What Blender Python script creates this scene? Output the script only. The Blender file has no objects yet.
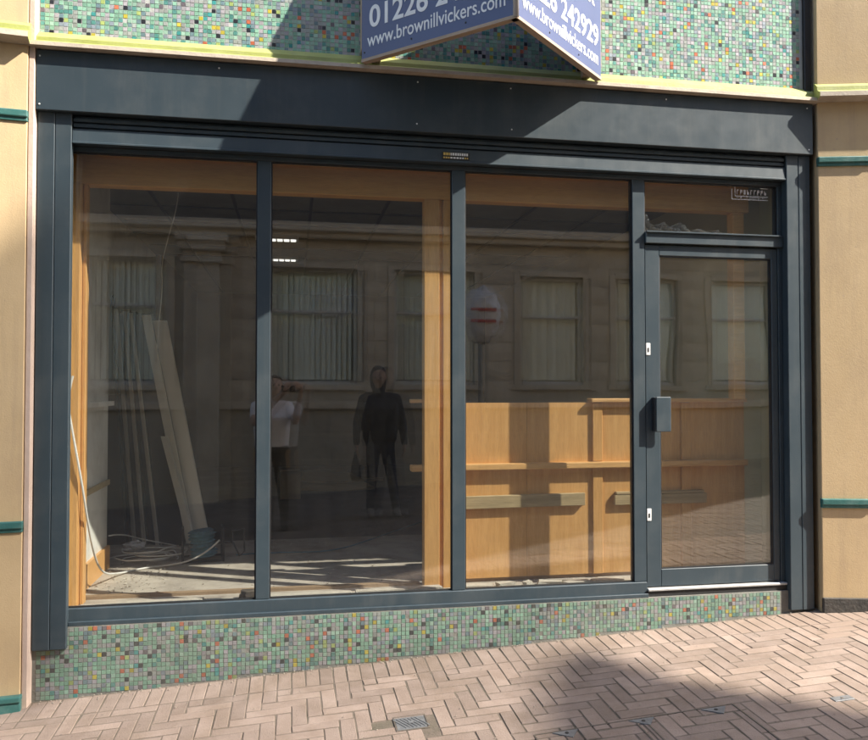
import bpy, bmesh, math, random
from mathutils import Vector, Matrix, Euler
R = math.radians
random.seed(11)
scene = bpy.context.scene
COL = scene.collection

# ------------------------------------------------------------------ camera
cam_d = bpy.data.cameras.new('camera')
cam = bpy.data.objects.new('camera', cam_d)
COL.objects.link(cam)
cam.location = (0, -4.5, 1.55)
cam.rotation_euler = (R(91.35), 0, R(-10.2))
cam_d.sensor_width = 36
cam_d.lens = 36 * 785 / 868
cam_d.clip_start = 0.005
cam_d.clip_end = 400
scene.camera = cam

# ------------------------------------------------------------------ light
SX, SZ = 2.05, 2.1                       # sun travels (-SX, +1, -SZ)
sun_dir = Vector((SX, -1, SZ)).normalized()      # towards the sun
elev = math.asin(sun_dir.z)
azim = math.atan2(sun_dir.x, sun_dir.y)
w = bpy.data.worlds.new('World')
scene.world = w
w.use_nodes = True
nt = w.node_tree
bg = nt.nodes['Background']
sky = nt.nodes.new('ShaderNodeTexSky')
sky.sky_type = 'NISHITA'
sky.sun_disc = False
sky.sun_elevation = elev
sky.sun_rotation = azim
sky.air_density = 1.0
sky.dust_density = 1.5
sky.ozone_density = 1.0
nt.links.new(sky.outputs[0], bg.inputs[0])
bg.inputs[1].default_value = 0.15
sl = bpy.data.lights.new('sun', 'SUN')
sl.energy = 5.0
sl.angle = R(0.53)
sl.color = (1.0, 0.93, 0.82)
so = bpy.data.objects.new('sun', sl)
COL.objects.link(so)
so.rotation_euler = sun_dir.to_track_quat('Z', 'Y').to_euler()
so.location = (8, -8, 14)
vs = scene.view_settings
vs.view_transform = 'Standard'
vs.look = 'None'
vs.gamma = 1
vs.use_curve_mapping = False
vs.exposure = 1.55
cy = scene.cycles
cy.use_denoising = True
try:
    cy.denoiser = 'OPENIMAGEDENOISE'
except Exception:
    pass
cy.max_bounces = 10
cy.diffuse_bounces = 5
cy.glossy_bounces = 5
cy.transparent_max_bounces = 32
cy.sample_clamp_indirect = 6
cy.caustics_reflective = False
cy.caustics_refractive = False
cy.use_adaptive_sampling = True
cy.adaptive_threshold = 0.015


# ------------------------------------------------------------------ materials
def new_mat(name):
    m = bpy.data.materials.new(name)
    m.use_nodes = True
    t = m.node_tree
    t.nodes.clear()
    out = t.nodes.new('ShaderNodeOutputMaterial')
    return m, t, out


def N(t, typ, **kw):
    n = t.nodes.new(typ)
    for k, v in kw.items():
        setattr(n, k, v)
    return n


def mixrgb(t, fac, a, b, mode='MIX'):
    n = N(t, 'ShaderNodeMix', data_type='RGBA', blend_type=mode)
    for sock, v in ((n.inputs['Factor'], fac), (n.inputs['A'], a), (n.inputs['B'], b)):
        pass
    ins = [n.inputs[0], n.inputs[6], n.inputs[7]]
    for s, v in zip(ins, (fac, a, b)):
        if hasattr(v, 'is_output') or isinstance(v, bpy.types.NodeSocket):
            t.links.new(v, s)
        else:
            s.default_value = v
    return n.outputs[2]


def col4(c):
    return (c[0], c[1], c[2], 1)


def noise(t, scale, detail=4, rough=0.55, coord='Object', stretch=None):
    if coord == 'Position':
        tc = N(t, 'ShaderNodeNewGeometry')
    else:
        tc = N(t, 'ShaderNodeTexCoord')
    src = tc.outputs[coord]
    if stretch:
        mp = N(t, 'ShaderNodeMapping')
        mp.inputs['Scale'].default_value = stretch
        t.links.new(src, mp.inputs[0])
        src = mp.outputs[0]
    n = N(t, 'ShaderNodeTexNoise')
    n.inputs['Scale'].default_value = scale
    n.inputs['Detail'].default_value = detail
    n.inputs['Roughness'].default_value = rough
    t.links.new(src, n.inputs['Vector'])
    return n.outputs['Fac']


def ramp(t, fac, stops):
    r = N(t, 'ShaderNodeValToRGB')
    el = r.color_ramp.elements
    while len(el) < len(stops):
        el.new(0.5)
    for e, (p, c) in zip(el, stops):
        e.position = p
        e.color = col4(c) if len(c) == 3 else c
    t.links.new(fac, r.inputs[0])
    return r.outputs[0]


def mat(name, c, rough=0.6, c2=None, nscale=6, bump=0.0, bscale=60, metal=0, spec=0.5, dirt=None,
        dirt_scale=3, dirt_amt=0.5, stretch=None, obj_rand=0.0, coord='Object', coat=0, streak=None, streak_amt=0.4, spots=None):
    m, t, out = new_mat(name)
    p = N(t, 'ShaderNodeBsdfPrincipled')
    t.links.new(p.outputs[0], out.inputs[0])
    p.inputs['Roughness'].default_value = rough
    p.inputs['Metallic'].default_value = metal
    p.inputs['Specular IOR Level'].default_value = spec
    p.inputs['Coat Weight'].default_value = coat
    c2 = c2 or tuple(x * 0.8 for x in c)
    f = noise(t, nscale, 5, 0.6, coord, stretch)
    f = ramp(t, f, [(0.3, (0, 0, 0)), (0.7, (1, 1, 1))])
    cc = mixrgb(t, f, col4(c), col4(c2))
    if dirt:
        g = ramp(t, noise(t, dirt_scale, 8, 0.7, coord), [(0.48, (0, 0, 0)), (0.72, (dirt_amt,) * 3)])
        cc = mixrgb(t, g, cc, col4(dirt))
    if streak:
        g = ramp(t, noise(t, 5.0, 7, 0.75, coord, (2.2, 2.2, 0.16)), [(0.50, (0, 0, 0)), (0.74, (streak_amt,) * 3)])
        cc = mixrgb(t, g, cc, col4(streak))
    if spots:
        g = ramp(t, noise(t, 34, 2, 0.5, coord), [(0.70, (0, 0, 0)), (0.76, (0.7,) * 3)])
        cc = mixrgb(t, g, cc, col4(spots))
    if obj_rand:
        oi = N(t, 'ShaderNodeObjectInfo')
        mr = N(t, 'ShaderNodeMapRange')
        mr.inputs[3].default_value = 1 - obj_rand
        mr.inputs[4].default_value = 1 + obj_rand
        t.links.new(oi.outputs['Random'], mr.inputs[0])
        hs = N(t, 'ShaderNodeHueSaturation')
        t.links.new(mr.outputs[0], hs.inputs['Value'])
        t.links.new(cc, hs.inputs['Color'])
        cc = hs.outputs[0]
    t.links.new(cc, p.inputs['Base Color'])
    rr = N(t, 'ShaderNodeMapRange')
    rr.inputs[3].default_value = max(0.02, rough - 0.08)
    rr.inputs[4].default_value = min(1, rough + 0.1)
    t.links.new(noise(t, nscale * 4, 4, 0.6, coord), rr.inputs[0])
    t.links.new(rr.outputs[0], p.inputs['Roughness'])
    if bump:
        b = N(t, 'ShaderNodeBump')
        b.inputs['Strength'].default_value = bump
        b.inputs['Distance'].default_value = 0.01
        t.links.new(noise(t, bscale, 5, 0.6, coord, stretch), b.inputs['Height'])
        t.links.new(b.outputs[0], p.inputs['Normal'])
    return m


def wood(name, c, c2, axis='z', rough=0.45, scale=9, bump=0.15, knots=True, spec=0.4):
    m, t, out = new_mat(name)
    p = N(t, 'ShaderNodeBsdfPrincipled')
    t.links.new(p.outputs[0], out.inputs[0])
    st = {'z': (5, 5, 0.35), 'x': (0.35, 5, 5), 'y': (5, 0.35, 5)}[axis]
    f = noise(t, scale, 8, 0.65, 'Object', st)
    f2 = noise(t, scale * 5, 6, 0.7, 'Object', st)
    a = mixrgb(t, ramp(t, f, [(0.32, (0, 0, 0)), (0.68, (1, 1, 1))]), col4(c), col4(c2))
    b = mixrgb(t, ramp(t, f2, [(0.45, (0, 0, 0)), (0.75, (0.55,) * 3)]), a, col4(tuple(x * 0.62 for x in c2)))
    t.links.new(b, p.inputs['Base Color'])
    p.inputs['Roughness'].default_value = rough
    p.inputs['Specular IOR Level'].default_value = spec
    bn = N(t, 'ShaderNodeBump')
    bn.inputs['Strength'].default_value = bump
    bn.inputs['Distance'].default_value = 0.004
    t.links.new(f2, bn.inputs['Height'])
    t.links.new(bn.outputs[0], p.inputs['Normal'])
    return m


def glass(name, f0, wav=0.0, wscale=1.6, tint=(0.992, 0.998, 0.994), dust=0.0):
    """thin glazing: transparency plus a mirror whose share follows Schlick's law"""
    m, t, out = new_mat(name)
    ge = N(t, 'ShaderNodeNewGeometry')
    dp = N(t, 'ShaderNodeVectorMath', operation='DOT_PRODUCT')
    t.links.new(ge.outputs['Incoming'], dp.inputs[0])
    t.links.new(ge.outputs['Normal'], dp.inputs[1])
    ab = N(t, 'ShaderNodeMath', operation='ABSOLUTE')
    t.links.new(dp.outputs['Value'], ab.inputs[0])
    om = N(t, 'ShaderNodeMath', operation='SUBTRACT')
    om.inputs[0].default_value = 1
    t.links.new(ab.outputs[0], om.inputs[1])
    pw = N(t, 'ShaderNodeMath', operation='POWER')
    pw.inputs[1].default_value = 5
    t.links.new(om.outputs[0], pw.inputs[0])
    ma = N(t, 'ShaderNodeMath', operation='MULTIPLY_ADD')
    t.links.new(pw.outputs[0], ma.inputs[0])
    ma.inputs[1].default_value = 1 - f0
    ma.inputs[2].default_value = f0
    tr = N(t, 'ShaderNodeBsdfTransparent')
    tr.inputs[0].default_value = col4(tint)
    gl = N(t, 'ShaderNodeBsdfGlossy')
    gl.inputs['Roughness'].default_value = 0.0
    gl.inputs['Color'].default_value = (1, 1, 1, 1)
    if wav:
        b = N(t, 'ShaderNodeBump')
        b.inputs['Strength'].default_value = 1.0
        b.inputs['Distance'].default_value = wav
        t.links.new(noise(t, wscale, 1, 0.4, 'Object', (1, 1, 0.45)), b.inputs['Height'])
        t.links.new(b.outputs[0], gl.inputs['Normal'])
    mx = N(t, 'ShaderNodeMixShader')
    t.links.new(ma.outputs[0], mx.inputs[0])
    t.links.new(tr.outputs[0], mx.inputs[1])
    t.links.new(gl.outputs[0], mx.inputs[2])
    res = mx.outputs[0]
    if dust:
        df = N(t, 'ShaderNodeBsdfDiffuse')
        df.inputs[0].default_value = (0.75, 0.72, 0.66, 1)
        g = ramp(t, noise(t, 5, 8, 0.7, 'Object', (1.6, 1, 0.5)), [(0.35, (dust * 0.4,) * 3), (0.75, (dust * 1.6,) * 3)])
        m2 = N(t, 'ShaderNodeMixShader')
        t.links.new(g, m2.inputs[0])
        t.links.new(res, m2.inputs[1])
        t.links.new(df.outputs[0], m2.inputs[2])
        res = m2.outputs[0]
    t.links.new(res, out.inputs[0])
    return m


def mosaic_mat(name, grime):
    m, t, out = new_mat(name)
    p = N(t, 'ShaderNodeBsdfPrincipled')
    t.links.new(p.outputs[0], out.inputs[0])
    at = N(t, 'ShaderNodeVertexColor', layer_name='tile')
    c = at.outputs[0]
    v = ramp(t, noise(t, 180, 3, 0.6), [(0.3, (0.82,) * 3), (0.7, (1.08,) * 3)])
    c = mixrgb(t, 1.0, c, v, 'MULTIPLY')
    g = ramp(t, noise(t, 1.7, 9, 0.72), [(0.38, (grime * 0.35,) * 3), (0.68, (grime,) * 3)])
    c = mixrgb(t, g, c, (0.13, 0.125, 0.10, 1))
    t.links.new(c, p.inputs['Base Color'])
    p.inputs['Roughness'].default_value = 0.28 + grime * 0.4
    p.inputs['Specular IOR Level'].default_value = 0.45
    return m


M = {}
M['frame'] = mat('frame_paint', (0.031, 0.046, 0.057), 0.38, (0.037, 0.053, 0.064), 3, 0.03, 300, spec=0.42,
                 dirt=(0.13, 0.135, 0.13), dirt_scale=2.6, dirt_amt=0.22, streak=(0.13, 0.13, 0.12), streak_amt=0.16)
M['rubber'] = mat('rubber', (0.012, 0.012, 0.013), 0.6)
M['steel'] = mat('steel', (0.55, 0.55, 0.54), 0.35, (0.4, 0.4, 0.4), 20, metal=0.8)
M['alu'] = mat('aluminium_threshold', (0.45, 0.45, 0.44), 0.5, (0.36, 0.36, 0.36), 20, metal=0.3)
M['white'] = mat('white_plastic', (0.78, 0.78, 0.76), 0.4)
M['cream'] = mat('beige_render', (0.55, 0.405, 0.23), 0.8, (0.49, 0.355, 0.195), 2.5, 0.12, 120,
                 dirt=(0.34, 0.25, 0.16), dirt_scale=2.3, dirt_amt=0.30, streak=(0.30, 0.22, 0.15), streak_amt=0.38, spots=(0.42, 0.31, 0.2), coord='Position')
M['pink'] = mat('pink_plaster', (0.52, 0.39, 0.31), 0.85, (0.58, 0.45, 0.37), 8, 0.2, 60, dirt=(0.36, 0.28, 0.22), dirt_amt=0.5)
M['lime'] = mat('lime_paint', (0.31, 0.33, 0.085), 0.6, (0.38, 0.39, 0.14), 7, 0.15, 70, dirt=(0.22, 0.22, 0.13), dirt_scale=5, dirt_amt=0.6)
M['lime_dark'] = mat('olive_paint', (0.23, 0.25, 0.05), 0.6, (0.30, 0.32, 0.10), 7, 0.15, 70, dirt=(0.16, 0.15, 0.09), dirt_amt=0.5)
M['lip'] = mat('pale_lip', (0.47, 0.41, 0.33), 0.75, (0.38, 0.32, 0.25), 9, 0.2, 70, dirt=(0.25, 0.2, 0.15), dirt_scale=6, dirt_amt=0.6)
M['teal'] = mat('teal_paint', (0.032, 0.115, 0.105), 0.4, (0.05, 0.155, 0.14), 8, 0.1, 60, dirt=(0.25, 0.3, 0.27), dirt_scale=8, dirt_amt=0.3)
M['black_base'] = mat('bitumen', (0.03, 0.03, 0.028), 0.85, (0.08, 0.07, 0.06), 12, 0.4, 50)
M['grout'] = mat('grout', (0.45, 0.46, 0.43), 0.9, (0.36, 0.37, 0.35), 14, 0.2, 150)
M['tile_hi'] = mosaic_mat('mosaic_glaze', 0.12)
M['grout_lo'] = mat('dirty_grout', (0.20, 0.195, 0.17), 0.95, (0.13, 0.125, 0.11), 9, 0.3, 90)
M['tile_lo'] = mosaic_mat('mosaic_glaze_dirty', 0.58)
M['oak'] = wood('oak_veneer', (0.72, 0.41, 0.155), (0.60, 0.315, 0.105), 'z', 0.38)
M['oak_x'] = wood('oak_lengthwise', (0.74, 0.44, 0.18), (0.62, 0.34, 0.12), 'x', 0.38)
M['oak_dark'] = wood('oak_beam', (0.86, 0.50, 0.18), (0.76, 0.41, 0.135), 'x', 0.35)
M['batten'] = wood('rough_softwood', (0.50, 0.38, 0.21), (0.33, 0.25, 0.13), 'x', 0.75, 6, 0.4)
M['offcut'] = mat('dusty_offcut', (0.56, 0.52, 0.45), 0.85, (0.42, 0.38, 0.32), 12, 0.4, 50)
M['concrete'] = mat('dusty_screed', (0.54, 0.485, 0.41), 0.9, (0.34, 0.30, 0.255), 3, 0.35, 40, dirt=(0.14, 0.12, 0.1), dirt_scale=4, dirt_amt=0.7)
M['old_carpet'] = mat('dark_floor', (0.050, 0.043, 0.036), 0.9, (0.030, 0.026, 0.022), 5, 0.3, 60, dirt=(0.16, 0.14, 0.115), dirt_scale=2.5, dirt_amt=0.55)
M['ply'] = wood('floor_board', (0.36, 0.25, 0.15), (0.25, 0.17, 0.10), 'x', 0.8)
M['plaster'] = mat('white_plaster', (0.72, 0.71, 0.66), 0.85, (0.60, 0.58, 0.53), 4, 0.25, 25, dirt=(0.3, 0.27, 0.22), dirt_scale=3, dirt_amt=0.5)
M['cream_wall'] = mat('cream_wall', (0.50, 0.46, 0.28), 0.85, (0.45, 0.41, 0.25), 4, 0.1, 40)
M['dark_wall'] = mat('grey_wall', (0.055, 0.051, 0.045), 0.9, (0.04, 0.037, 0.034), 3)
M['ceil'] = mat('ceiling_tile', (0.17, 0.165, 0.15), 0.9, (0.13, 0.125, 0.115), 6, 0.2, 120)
M['sand'] = mat('joint_sand', (0.165, 0.130, 0.102), 0.95, (0.11, 0.088, 0.067), 9, 0.5, 80, dirt=(0.055, 0.055, 0.032), dirt_scale=3, dirt_amt=0.8)
M['paver'] = mat('clay_paver', (0.270, 0.208, 0.172), 0.85, (0.205, 0.152, 0.120), 7, 0.45, 130, obj_rand=0.15, coord='Position',
                 dirt=(0.15, 0.105, 0.070), dirt_scale=1.9, dirt_amt=0.7, spots=(0.12, 0.095, 0.08))
M['paver_far'] = mat('clay_paver_field', (0.26, 0.195, 0.155), 0.85, (0.20, 0.145, 0.11), 4, 0.3, 90, coord='Position')
M['paver_street_shaded'] = mat('street_paver', (0.15, 0.12, 0.098), 0.85, (0.11, 0.088, 0.072), 4, 0.3, 90, coord='Position')  # darker copy of the pavers, with the far street's shade put into the colour
M['sign_blue'] = mat('sign_vinyl', (0.070, 0.090, 0.185), 0.38, (0.078, 0.098, 0.2), 3, spec=0.45)
M['sign_text'] = mat('sign_lettering', (0.85, 0.85, 0.85), 0.4)
M['sign_edge'] = wood('sign_timber_edge', (0.48, 0.38, 0.29), (0.36, 0.28, 0.21), 'x', 0.75)
M['sign_strip'] = mat('sign_corner_strip', (0.52, 0.50, 0.50), 0.5)
M['black_metal'] = mat('black_metal', (0.025, 0.025, 0.028), 0.45, metal=0.3)
M['gold'] = mat('gold_print', (0.70, 0.50, 0.14), 0.35, metal=0.2)
M['label_black'] = mat('label_black', (0.02, 0.02, 0.02), 0.4)
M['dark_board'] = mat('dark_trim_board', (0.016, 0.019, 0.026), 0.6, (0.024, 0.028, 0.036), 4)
M['grey_board'] = mat('grey_board_edge', (0.58, 0.55, 0.49), 0.6, (0.48, 0.45, 0.40), 5)
M['white_board'] = mat('white_board', (0.86, 0.84, 0.78), 0.5, (0.80, 0.78, 0.72), 5)
M['cable_white'] = mat('white_cable', (0.75, 0.74, 0.70), 0.5)
M['rope'] = mat('blue_rope', (0.12, 0.26, 0.36), 0.8, (0.07, 0.16, 0.22), 40, 0.6, 140)
M['card'] = mat('cardboard', (0.42, 0.31, 0.20), 0.85, (0.36, 0.26, 0.165), 8)
M['stone'] = mat('sandstone', (0.53, 0.46, 0.35), 0.9, (0.44, 0.37, 0.28), 4, 0.3, 40, obj_rand=0.09, dirt=(0.2, 0.17, 0.13), dirt_scale=1.5, dirt_amt=0.45)
M['stone_joint'] = mat('sandstone_joint', (0.42, 0.365, 0.28), 0.95, nscale=6)
M['plinth'] = mat('plinth_stone', (0.34, 0.30, 0.235), 0.9, (0.28, 0.245, 0.19), 4, 0.3, 40)
M['win_frame'] = mat('window_frame_paint', (0.55, 0.54, 0.50), 0.5)
M['blind'] = mat('blind_fabric', (0.86, 0.89, 0.80), 0.8, (0.76, 0.79, 0.70), 5, obj_rand=0.05)
M['room'] = mat('dark_room', (0.05, 0.05, 0.05), 0.9)
M['roof'] = mat('slate', (0.07, 0.075, 0.085), 0.7, (0.05, 0.055, 0.06), 9, 0.4, 20)
M['slate_band'] = mat('dark_cladding', (0.045, 0.042, 0.04), 0.6, (0.06, 0.055, 0.05), 5)
M['brick'] = mat('far_brick', (0.30, 0.15, 0.10), 0.9, (0.24, 0.12, 0.08), 5, 0.3, 30)
M['skin'] = mat('skin', (0.48, 0.32, 0.24), 0.55, (0.43, 0.28, 0.20), 20)
M['skin_dim'] = mat('skin_dim', (0.30, 0.195, 0.145), 0.6, (0.26, 0.165, 0.12), 20)
M['lips'] = mat('lips', (0.30, 0.14, 0.11), 0.6)
M['tee'] = mat('white_cotton', (0.78, 0.77, 0.79), 0.9, (0.72, 0.71, 0.73), 9, 0.5, 12)
M['navy'] = mat('navy_cotton', (0.010, 0.012, 0.020), 0.9, (0.018, 0.021, 0.034), 7, 0.5, 10)
M['jeans'] = mat('dark_jeans', (0.016, 0.022, 0.045), 0.9, (0.025, 0.034, 0.065), 9, 0.5, 10)
M['khaki'] = mat('brown_work_trousers', (0.055, 0.045, 0.036), 0.9, (0.04, 0.033, 0.027), 9, 0.5, 10)
M['shoe'] = mat('shoe_leather', (0.03, 0.027, 0.025), 0.6)
M['shoe_grey'] = mat('shoe_grey', (0.20, 0.19, 0.18), 0.7)
M['hair'] = mat('brown_hair', (0.05, 0.032, 0.02), 0.6, (0.03, 0.02, 0.013), 40, 0.5, 90)
M['hair_grey'] = mat('grey_hair', (0.10, 0.085, 0.07), 0.6, (0.06, 0.05, 0.04), 40, 0.5, 90)
M['phone'] = mat('phone_body', (0.03, 0.03, 0.035), 0.25)
M['bag_plastic'] = mat('grey_plastic_bag', (0.55, 0.55, 0.57), 0.3, (0.45, 0.45, 0.47), 8, 0.8, 18)
M['red_print'] = mat('red_print', (0.45, 0.06, 0.06), 0.5)
M['galv'] = mat('galvanised', (0.24, 0.245, 0.25), 0.5, (0.16, 0.165, 0.17), 20, 0.4, 60, metal=0.45)
M['grit'] = mat('grit', (0.30, 0.26, 0.21), 0.95, (0.2, 0.17, 0.14), 40)
M['iron'] = mat('cast_iron', (0.10, 0.09, 0.08), 0.6, (0.16, 0.13, 0.1), 20, 0.4, 60, metal=0.4)
M['glass_out'] = glass('glass_outer', 0.066, 0.00035, 1.3, dust=0.003)
M['glass_in'] = glass('glass_inner', 0.042, 0.0003, 1.1)
M['glass_door_out'] = glass('glass_door_outer', 0.07, 0.0022, 2.4, dust=0.003)
M['glass_door_in'] = glass('glass_door_inner', 0.045, 0.0018, 2.1)
M['glass_opp'] = glass('glass_opposite', 0.035, 0.0004, 1.2, tint=(0.99, 1.0, 0.99))
M['film'] = glass('clear_film', 0.34, 0.03, 40, tint=(0.93, 0.93, 0.93), dust=0.55)
_m, _t, _o = new_mat('light_diffuser')
_e = N(_t, 'ShaderNodeEmission')
_e.inputs[0].default_value = (1, 0.97, 0.9, 1)
_e.inputs[1].default_value = 0.45
_t.links.new(_e.outputs[0], _o.inputs[0])
M['lit'] = _m


# ------------------------------------------------------------------ helpers
ORI = {}                                     # world origin of every un-rotated parent


def tag(o, label=None, cat=None, group=None, kind=None):
    if label:
        o['label'] = label
    if cat:
        o['category'] = cat
    if group:
        o['group'] = group
    if kind:
        o['kind'] = kind
    return o


def thing(name, loc, label=None, cat=None, group=None, rz=0):
    o = bpy.data.objects.new(name, None)
    o.empty_display_size = 0.1
    COL.objects.link(o)
    o.location = loc
    o.rotation_euler = (0, 0, rz)
    ORI[o.name] = Vector(loc)
    return tag(o, label, cat, group)


def link(name, me, material=None, parent=None, loc=(0, 0, 0), rot=(0, 0, 0), local=False):
    o = bpy.data.objects.new(name, me)
    COL.objects.link(o)
    if material is not None and not me.materials:
        for mm in (material if isinstance(material, (list, tuple)) else [material]):
            me.materials.append(M[mm] if isinstance(mm, str) else mm)
    loc = Vector(loc)
    o.rotation_euler = rot
    if parent is not None:
        o.parent = parent
        if not local:
            o.location = loc - ORI[parent.name]
        else:
            o.location = loc
    else:
        o.location = loc
    ORI[o.name] = loc if not local else (ORI.get(parent.name, Vector()) + loc)
    return o


def bm_mesh(bm, name, smooth=False):
    me = bpy.data.meshes.new(name)
    bm.to_mesh(me)
    bm.free()
    if smooth:
        me.polygons.foreach_set('use_smooth', [True] * len(me.polygons))
    return me


def add_box(bm, x0, x1, y0, y1, z0, z1, bevel=0.0, seg=1):
    g = bmesh.ops.create_cube(bm, size=1)
    vs_ = g['verts']
    bmesh.ops.scale(bm, vec=(x1 - x0, y1 - y0, z1 - z0), verts=vs_)
    bmesh.ops.translate(bm, vec=((x0 + x1) / 2, (y0 + y1) / 2, (z0 + z1) / 2), verts=vs_)
    if bevel:
        es = list({e for v in vs_ for e in v.link_edges})
        bmesh.ops.bevel(bm, geom=es, offset=bevel, segments=seg, affect='EDGES', profile=0.5)


def box(name, x0, x1, y0, y1, z0, z1, material, parent=None, bevel=0.0, seg=1):
    bm = bmesh.new()
    sx, sy, sz = (x1 - x0) / 2, (y1 - y0) / 2, (z1 - z0) / 2
    add_box(bm, -sx, sx, -sy, sy, -sz, sz, bevel, seg)
    return link(name, bm_mesh(bm, name), material, parent, ((x0 + x1) / 2, (y0 + y1) / 2, (z0 + z1) / 2))


def prism_x(name, prof, x0, x1, material, parent=None, matidx=None):
    """profile in (y, z), extruded along x; matidx: material index per profile edge"""
    n = len(prof)
    cx = (x0 + x1) / 2
    y0, z0 = prof[0]
    vsx = [(x0 - cx, y - y0, z - z0) for y, z in prof] + [(x1 - cx, y - y0, z - z0) for y, z in prof]
    fs = [(i, (i + 1) % n, n + (i + 1) % n, n + i) for i in range(n)] + [tuple(range(n))[::-1], tuple(range(n, 2 * n))]
    me = bpy.data.meshes.new(name)
    me.from_pydata(vsx, [], fs)
    o = link(name, me, material, parent, (cx, y0, z0))
    bm = bmesh.new()
    bm.from_mesh(me)
    bmesh.ops.recalc_face_normals(bm, faces=bm.faces)
    bm.to_mesh(me)
    bm.free()
    if matidx:
        for i in range(n):
            me.polygons[i].material_index = matidx[i]
    return o


def tube(name, pts, r, material, parent=None, res=3, cyclic=False, bez=True, label=None, cat=None, group=None):
    p0 = Vector(pts[0])
    cu = bpy.data.curves.new(name, 'CURVE')
    cu.dimensions = '3D'
    cu.bevel_depth = r
    cu.bevel_resolution = res
    sp = cu.splines.new('NURBS' if bez else 'POLY')
    sp.points.add(len(pts) - 1)
    for q, p in zip(sp.points, pts):
        q.co = (*(Vector(p) - p0), 1)
    if bez:
        sp.order_u = 3
        sp.use_endpoint_u = True
        sp.resolution_u = 6
    sp.use_cyclic_u = cyclic
    cu.use_fill_caps = True
    tmp = bpy.data.objects.new('tmp', cu)
    COL.objects.link(tmp)
    dg = bpy.context.evaluated_depsgraph_get()
    me = bpy.data.meshes.new_from_object(tmp.evaluated_get(dg))
    bpy.data.objects.remove(tmp)
    bpy.data.curves.remove(cu)
    me.materials.clear()
    me.polygons.foreach_set('use_smooth', [True] * len(me.polygons))
    o = link(name, me, material, parent, p0)
    return tag(o, label, cat, group)


def text_mesh(body, size, offset=0.0, extrude=0.0006, align='LEFT', width=None):
    cu = bpy.data.curves.new('lettering', 'FONT')
    cu.body = body
    cu.size = size
    cu.offset = offset
    cu.extrude = extrude
    cu.align_x = align
    tmp = bpy.data.objects.new('tmp', cu)
    COL.objects.link(tmp)
    dg = bpy.context.evaluated_depsgraph_get()
    me = bpy.data.meshes.new_from_object(tmp.evaluated_get(dg))
    bpy.data.objects.remove(tmp)
    bpy.data.curves.remove(cu)
    me.materials.clear()
    if width:
        xs = [v.co.x for v in me.vertices]
        k = width / (max(xs) - min(xs))
        x0 = min(xs)
        for v in me.vertices:
            v.co.x = (v.co.x - x0) * k
    return me


# ------------------------------------------------------------------ pavement (setting)
GA, GB, GC = 0.056, 0.02, -0.005             # ground: z = GC + GA x + GB y


def gz(x, y):
    return GC + GA * x + GB * y


ground_rot = Matrix(((1, 0, 0), (0, 1, 0), (0, 0, 1)))
nrm = Vector((-GA, -GB, 1)).normalized()
ground_q = Vector((0, 0, 1)).rotation_difference(nrm)
bm = bmesh.new()
bmesh.ops.create_grid(bm, x_segments=8, y_segments=8, size=1)
bmesh.ops.scale(bm, vec=(90, 90, 1), verts=bm.verts)
pavement = link('pavement', bm_mesh(bm, 'pavement'), 'sand', None, (0, 0, GC - 0.006))
pavement.rotation_euler = ground_q.to_euler()
tag(pavement, 'sloping herringbone pavement of pinkish clay pavers', 'pavement', kind='structure')

PL, PW, TH, JO = 0.2205, 0.0735, 0.0026, 0.0080


def paver_mesh(name, lx, ly, rnd):
    bm = bmesh.new()
    hx, hy = (lx - JO) / 2, (ly - JO) / 2
    c = 0.002
    ring0 = [(-hx, -hy), (hx, -hy), (hx, hy), (-hx, hy)]
    j = [(rnd.uniform(-.0024, .0024), rnd.uniform(-.0024, .0024)) for _ in range(4)]
    b = [bm.verts.new((x + a, y + d, -0.02)) for (x, y), (a, d) in zip(ring0, j)]
    mdl = [bm.verts.new((x + a, y + d, TH - c)) for (x, y), (a, d) in zip(ring0, j)]
    tp = [bm.verts.new((x + a - math.copysign(c, x), y + d - math.copysign(c, y), TH + rnd.uniform(-.0012, .0006)))
          for (x, y), (a, d) in zip(ring0, j)]
    for lo, hi in ((b, mdl), (mdl, tp)):
        for i in range(4):
            bm.faces.new((lo[i], lo[(i + 1) % 4], hi[(i + 1) % 4], hi[i]))
    bm.faces.new(tp)
    return bm_mesh(bm, name)


rp = random.Random(5)
PAV_H = [paver_mesh('paver_a%d' % i, PL, PW, rp) for i in range(5)]
PAV_Q = [paver_mesh('paver_c%d' % i, PW, PW, rp) for i in range(3)]
PAV_R = [paver_mesh('paver_d%d' % i, PW, PW * 2, rp) for i in range(3)]
PAV_V = [paver_mesh('paver_b%d' % i, PW, PL, rp) for i in range(5)]
for me in PAV_H + PAV_V + PAV_Q + PAV_R:
    me.materials.append(M['paver'])
cells = []
WALL_Y = -0.075
# header course along the shop wall
for i in range(-125, 150):
    cells.append((i * PW + PW / 2, WALL_Y - 0.004 - PL / 2, 'v'))
Y0 = WALL_Y - 0.006 - PL
for iy in range(-117, 1):
    for ix in range(-125, 150):
        k = (ix - iy) % 6
        if k == 0:
            cells.append(((ix + 1.5) * PW, Y0 + (iy - 0.5) * PW, 'h'))
        elif k == 3:
            cells.append(((ix + 0.5) * PW, Y0 + (iy - 1.5) * PW, 'v'))
        elif k == 4 and iy == 0:
            cells.append(((ix + 0.5) * PW, Y0 - PW, 'r'))
        elif k == 5 and iy == 0:
            cells.append(((ix + 0.5) * PW, Y0 - 0.5 * PW, 'q'))
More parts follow.
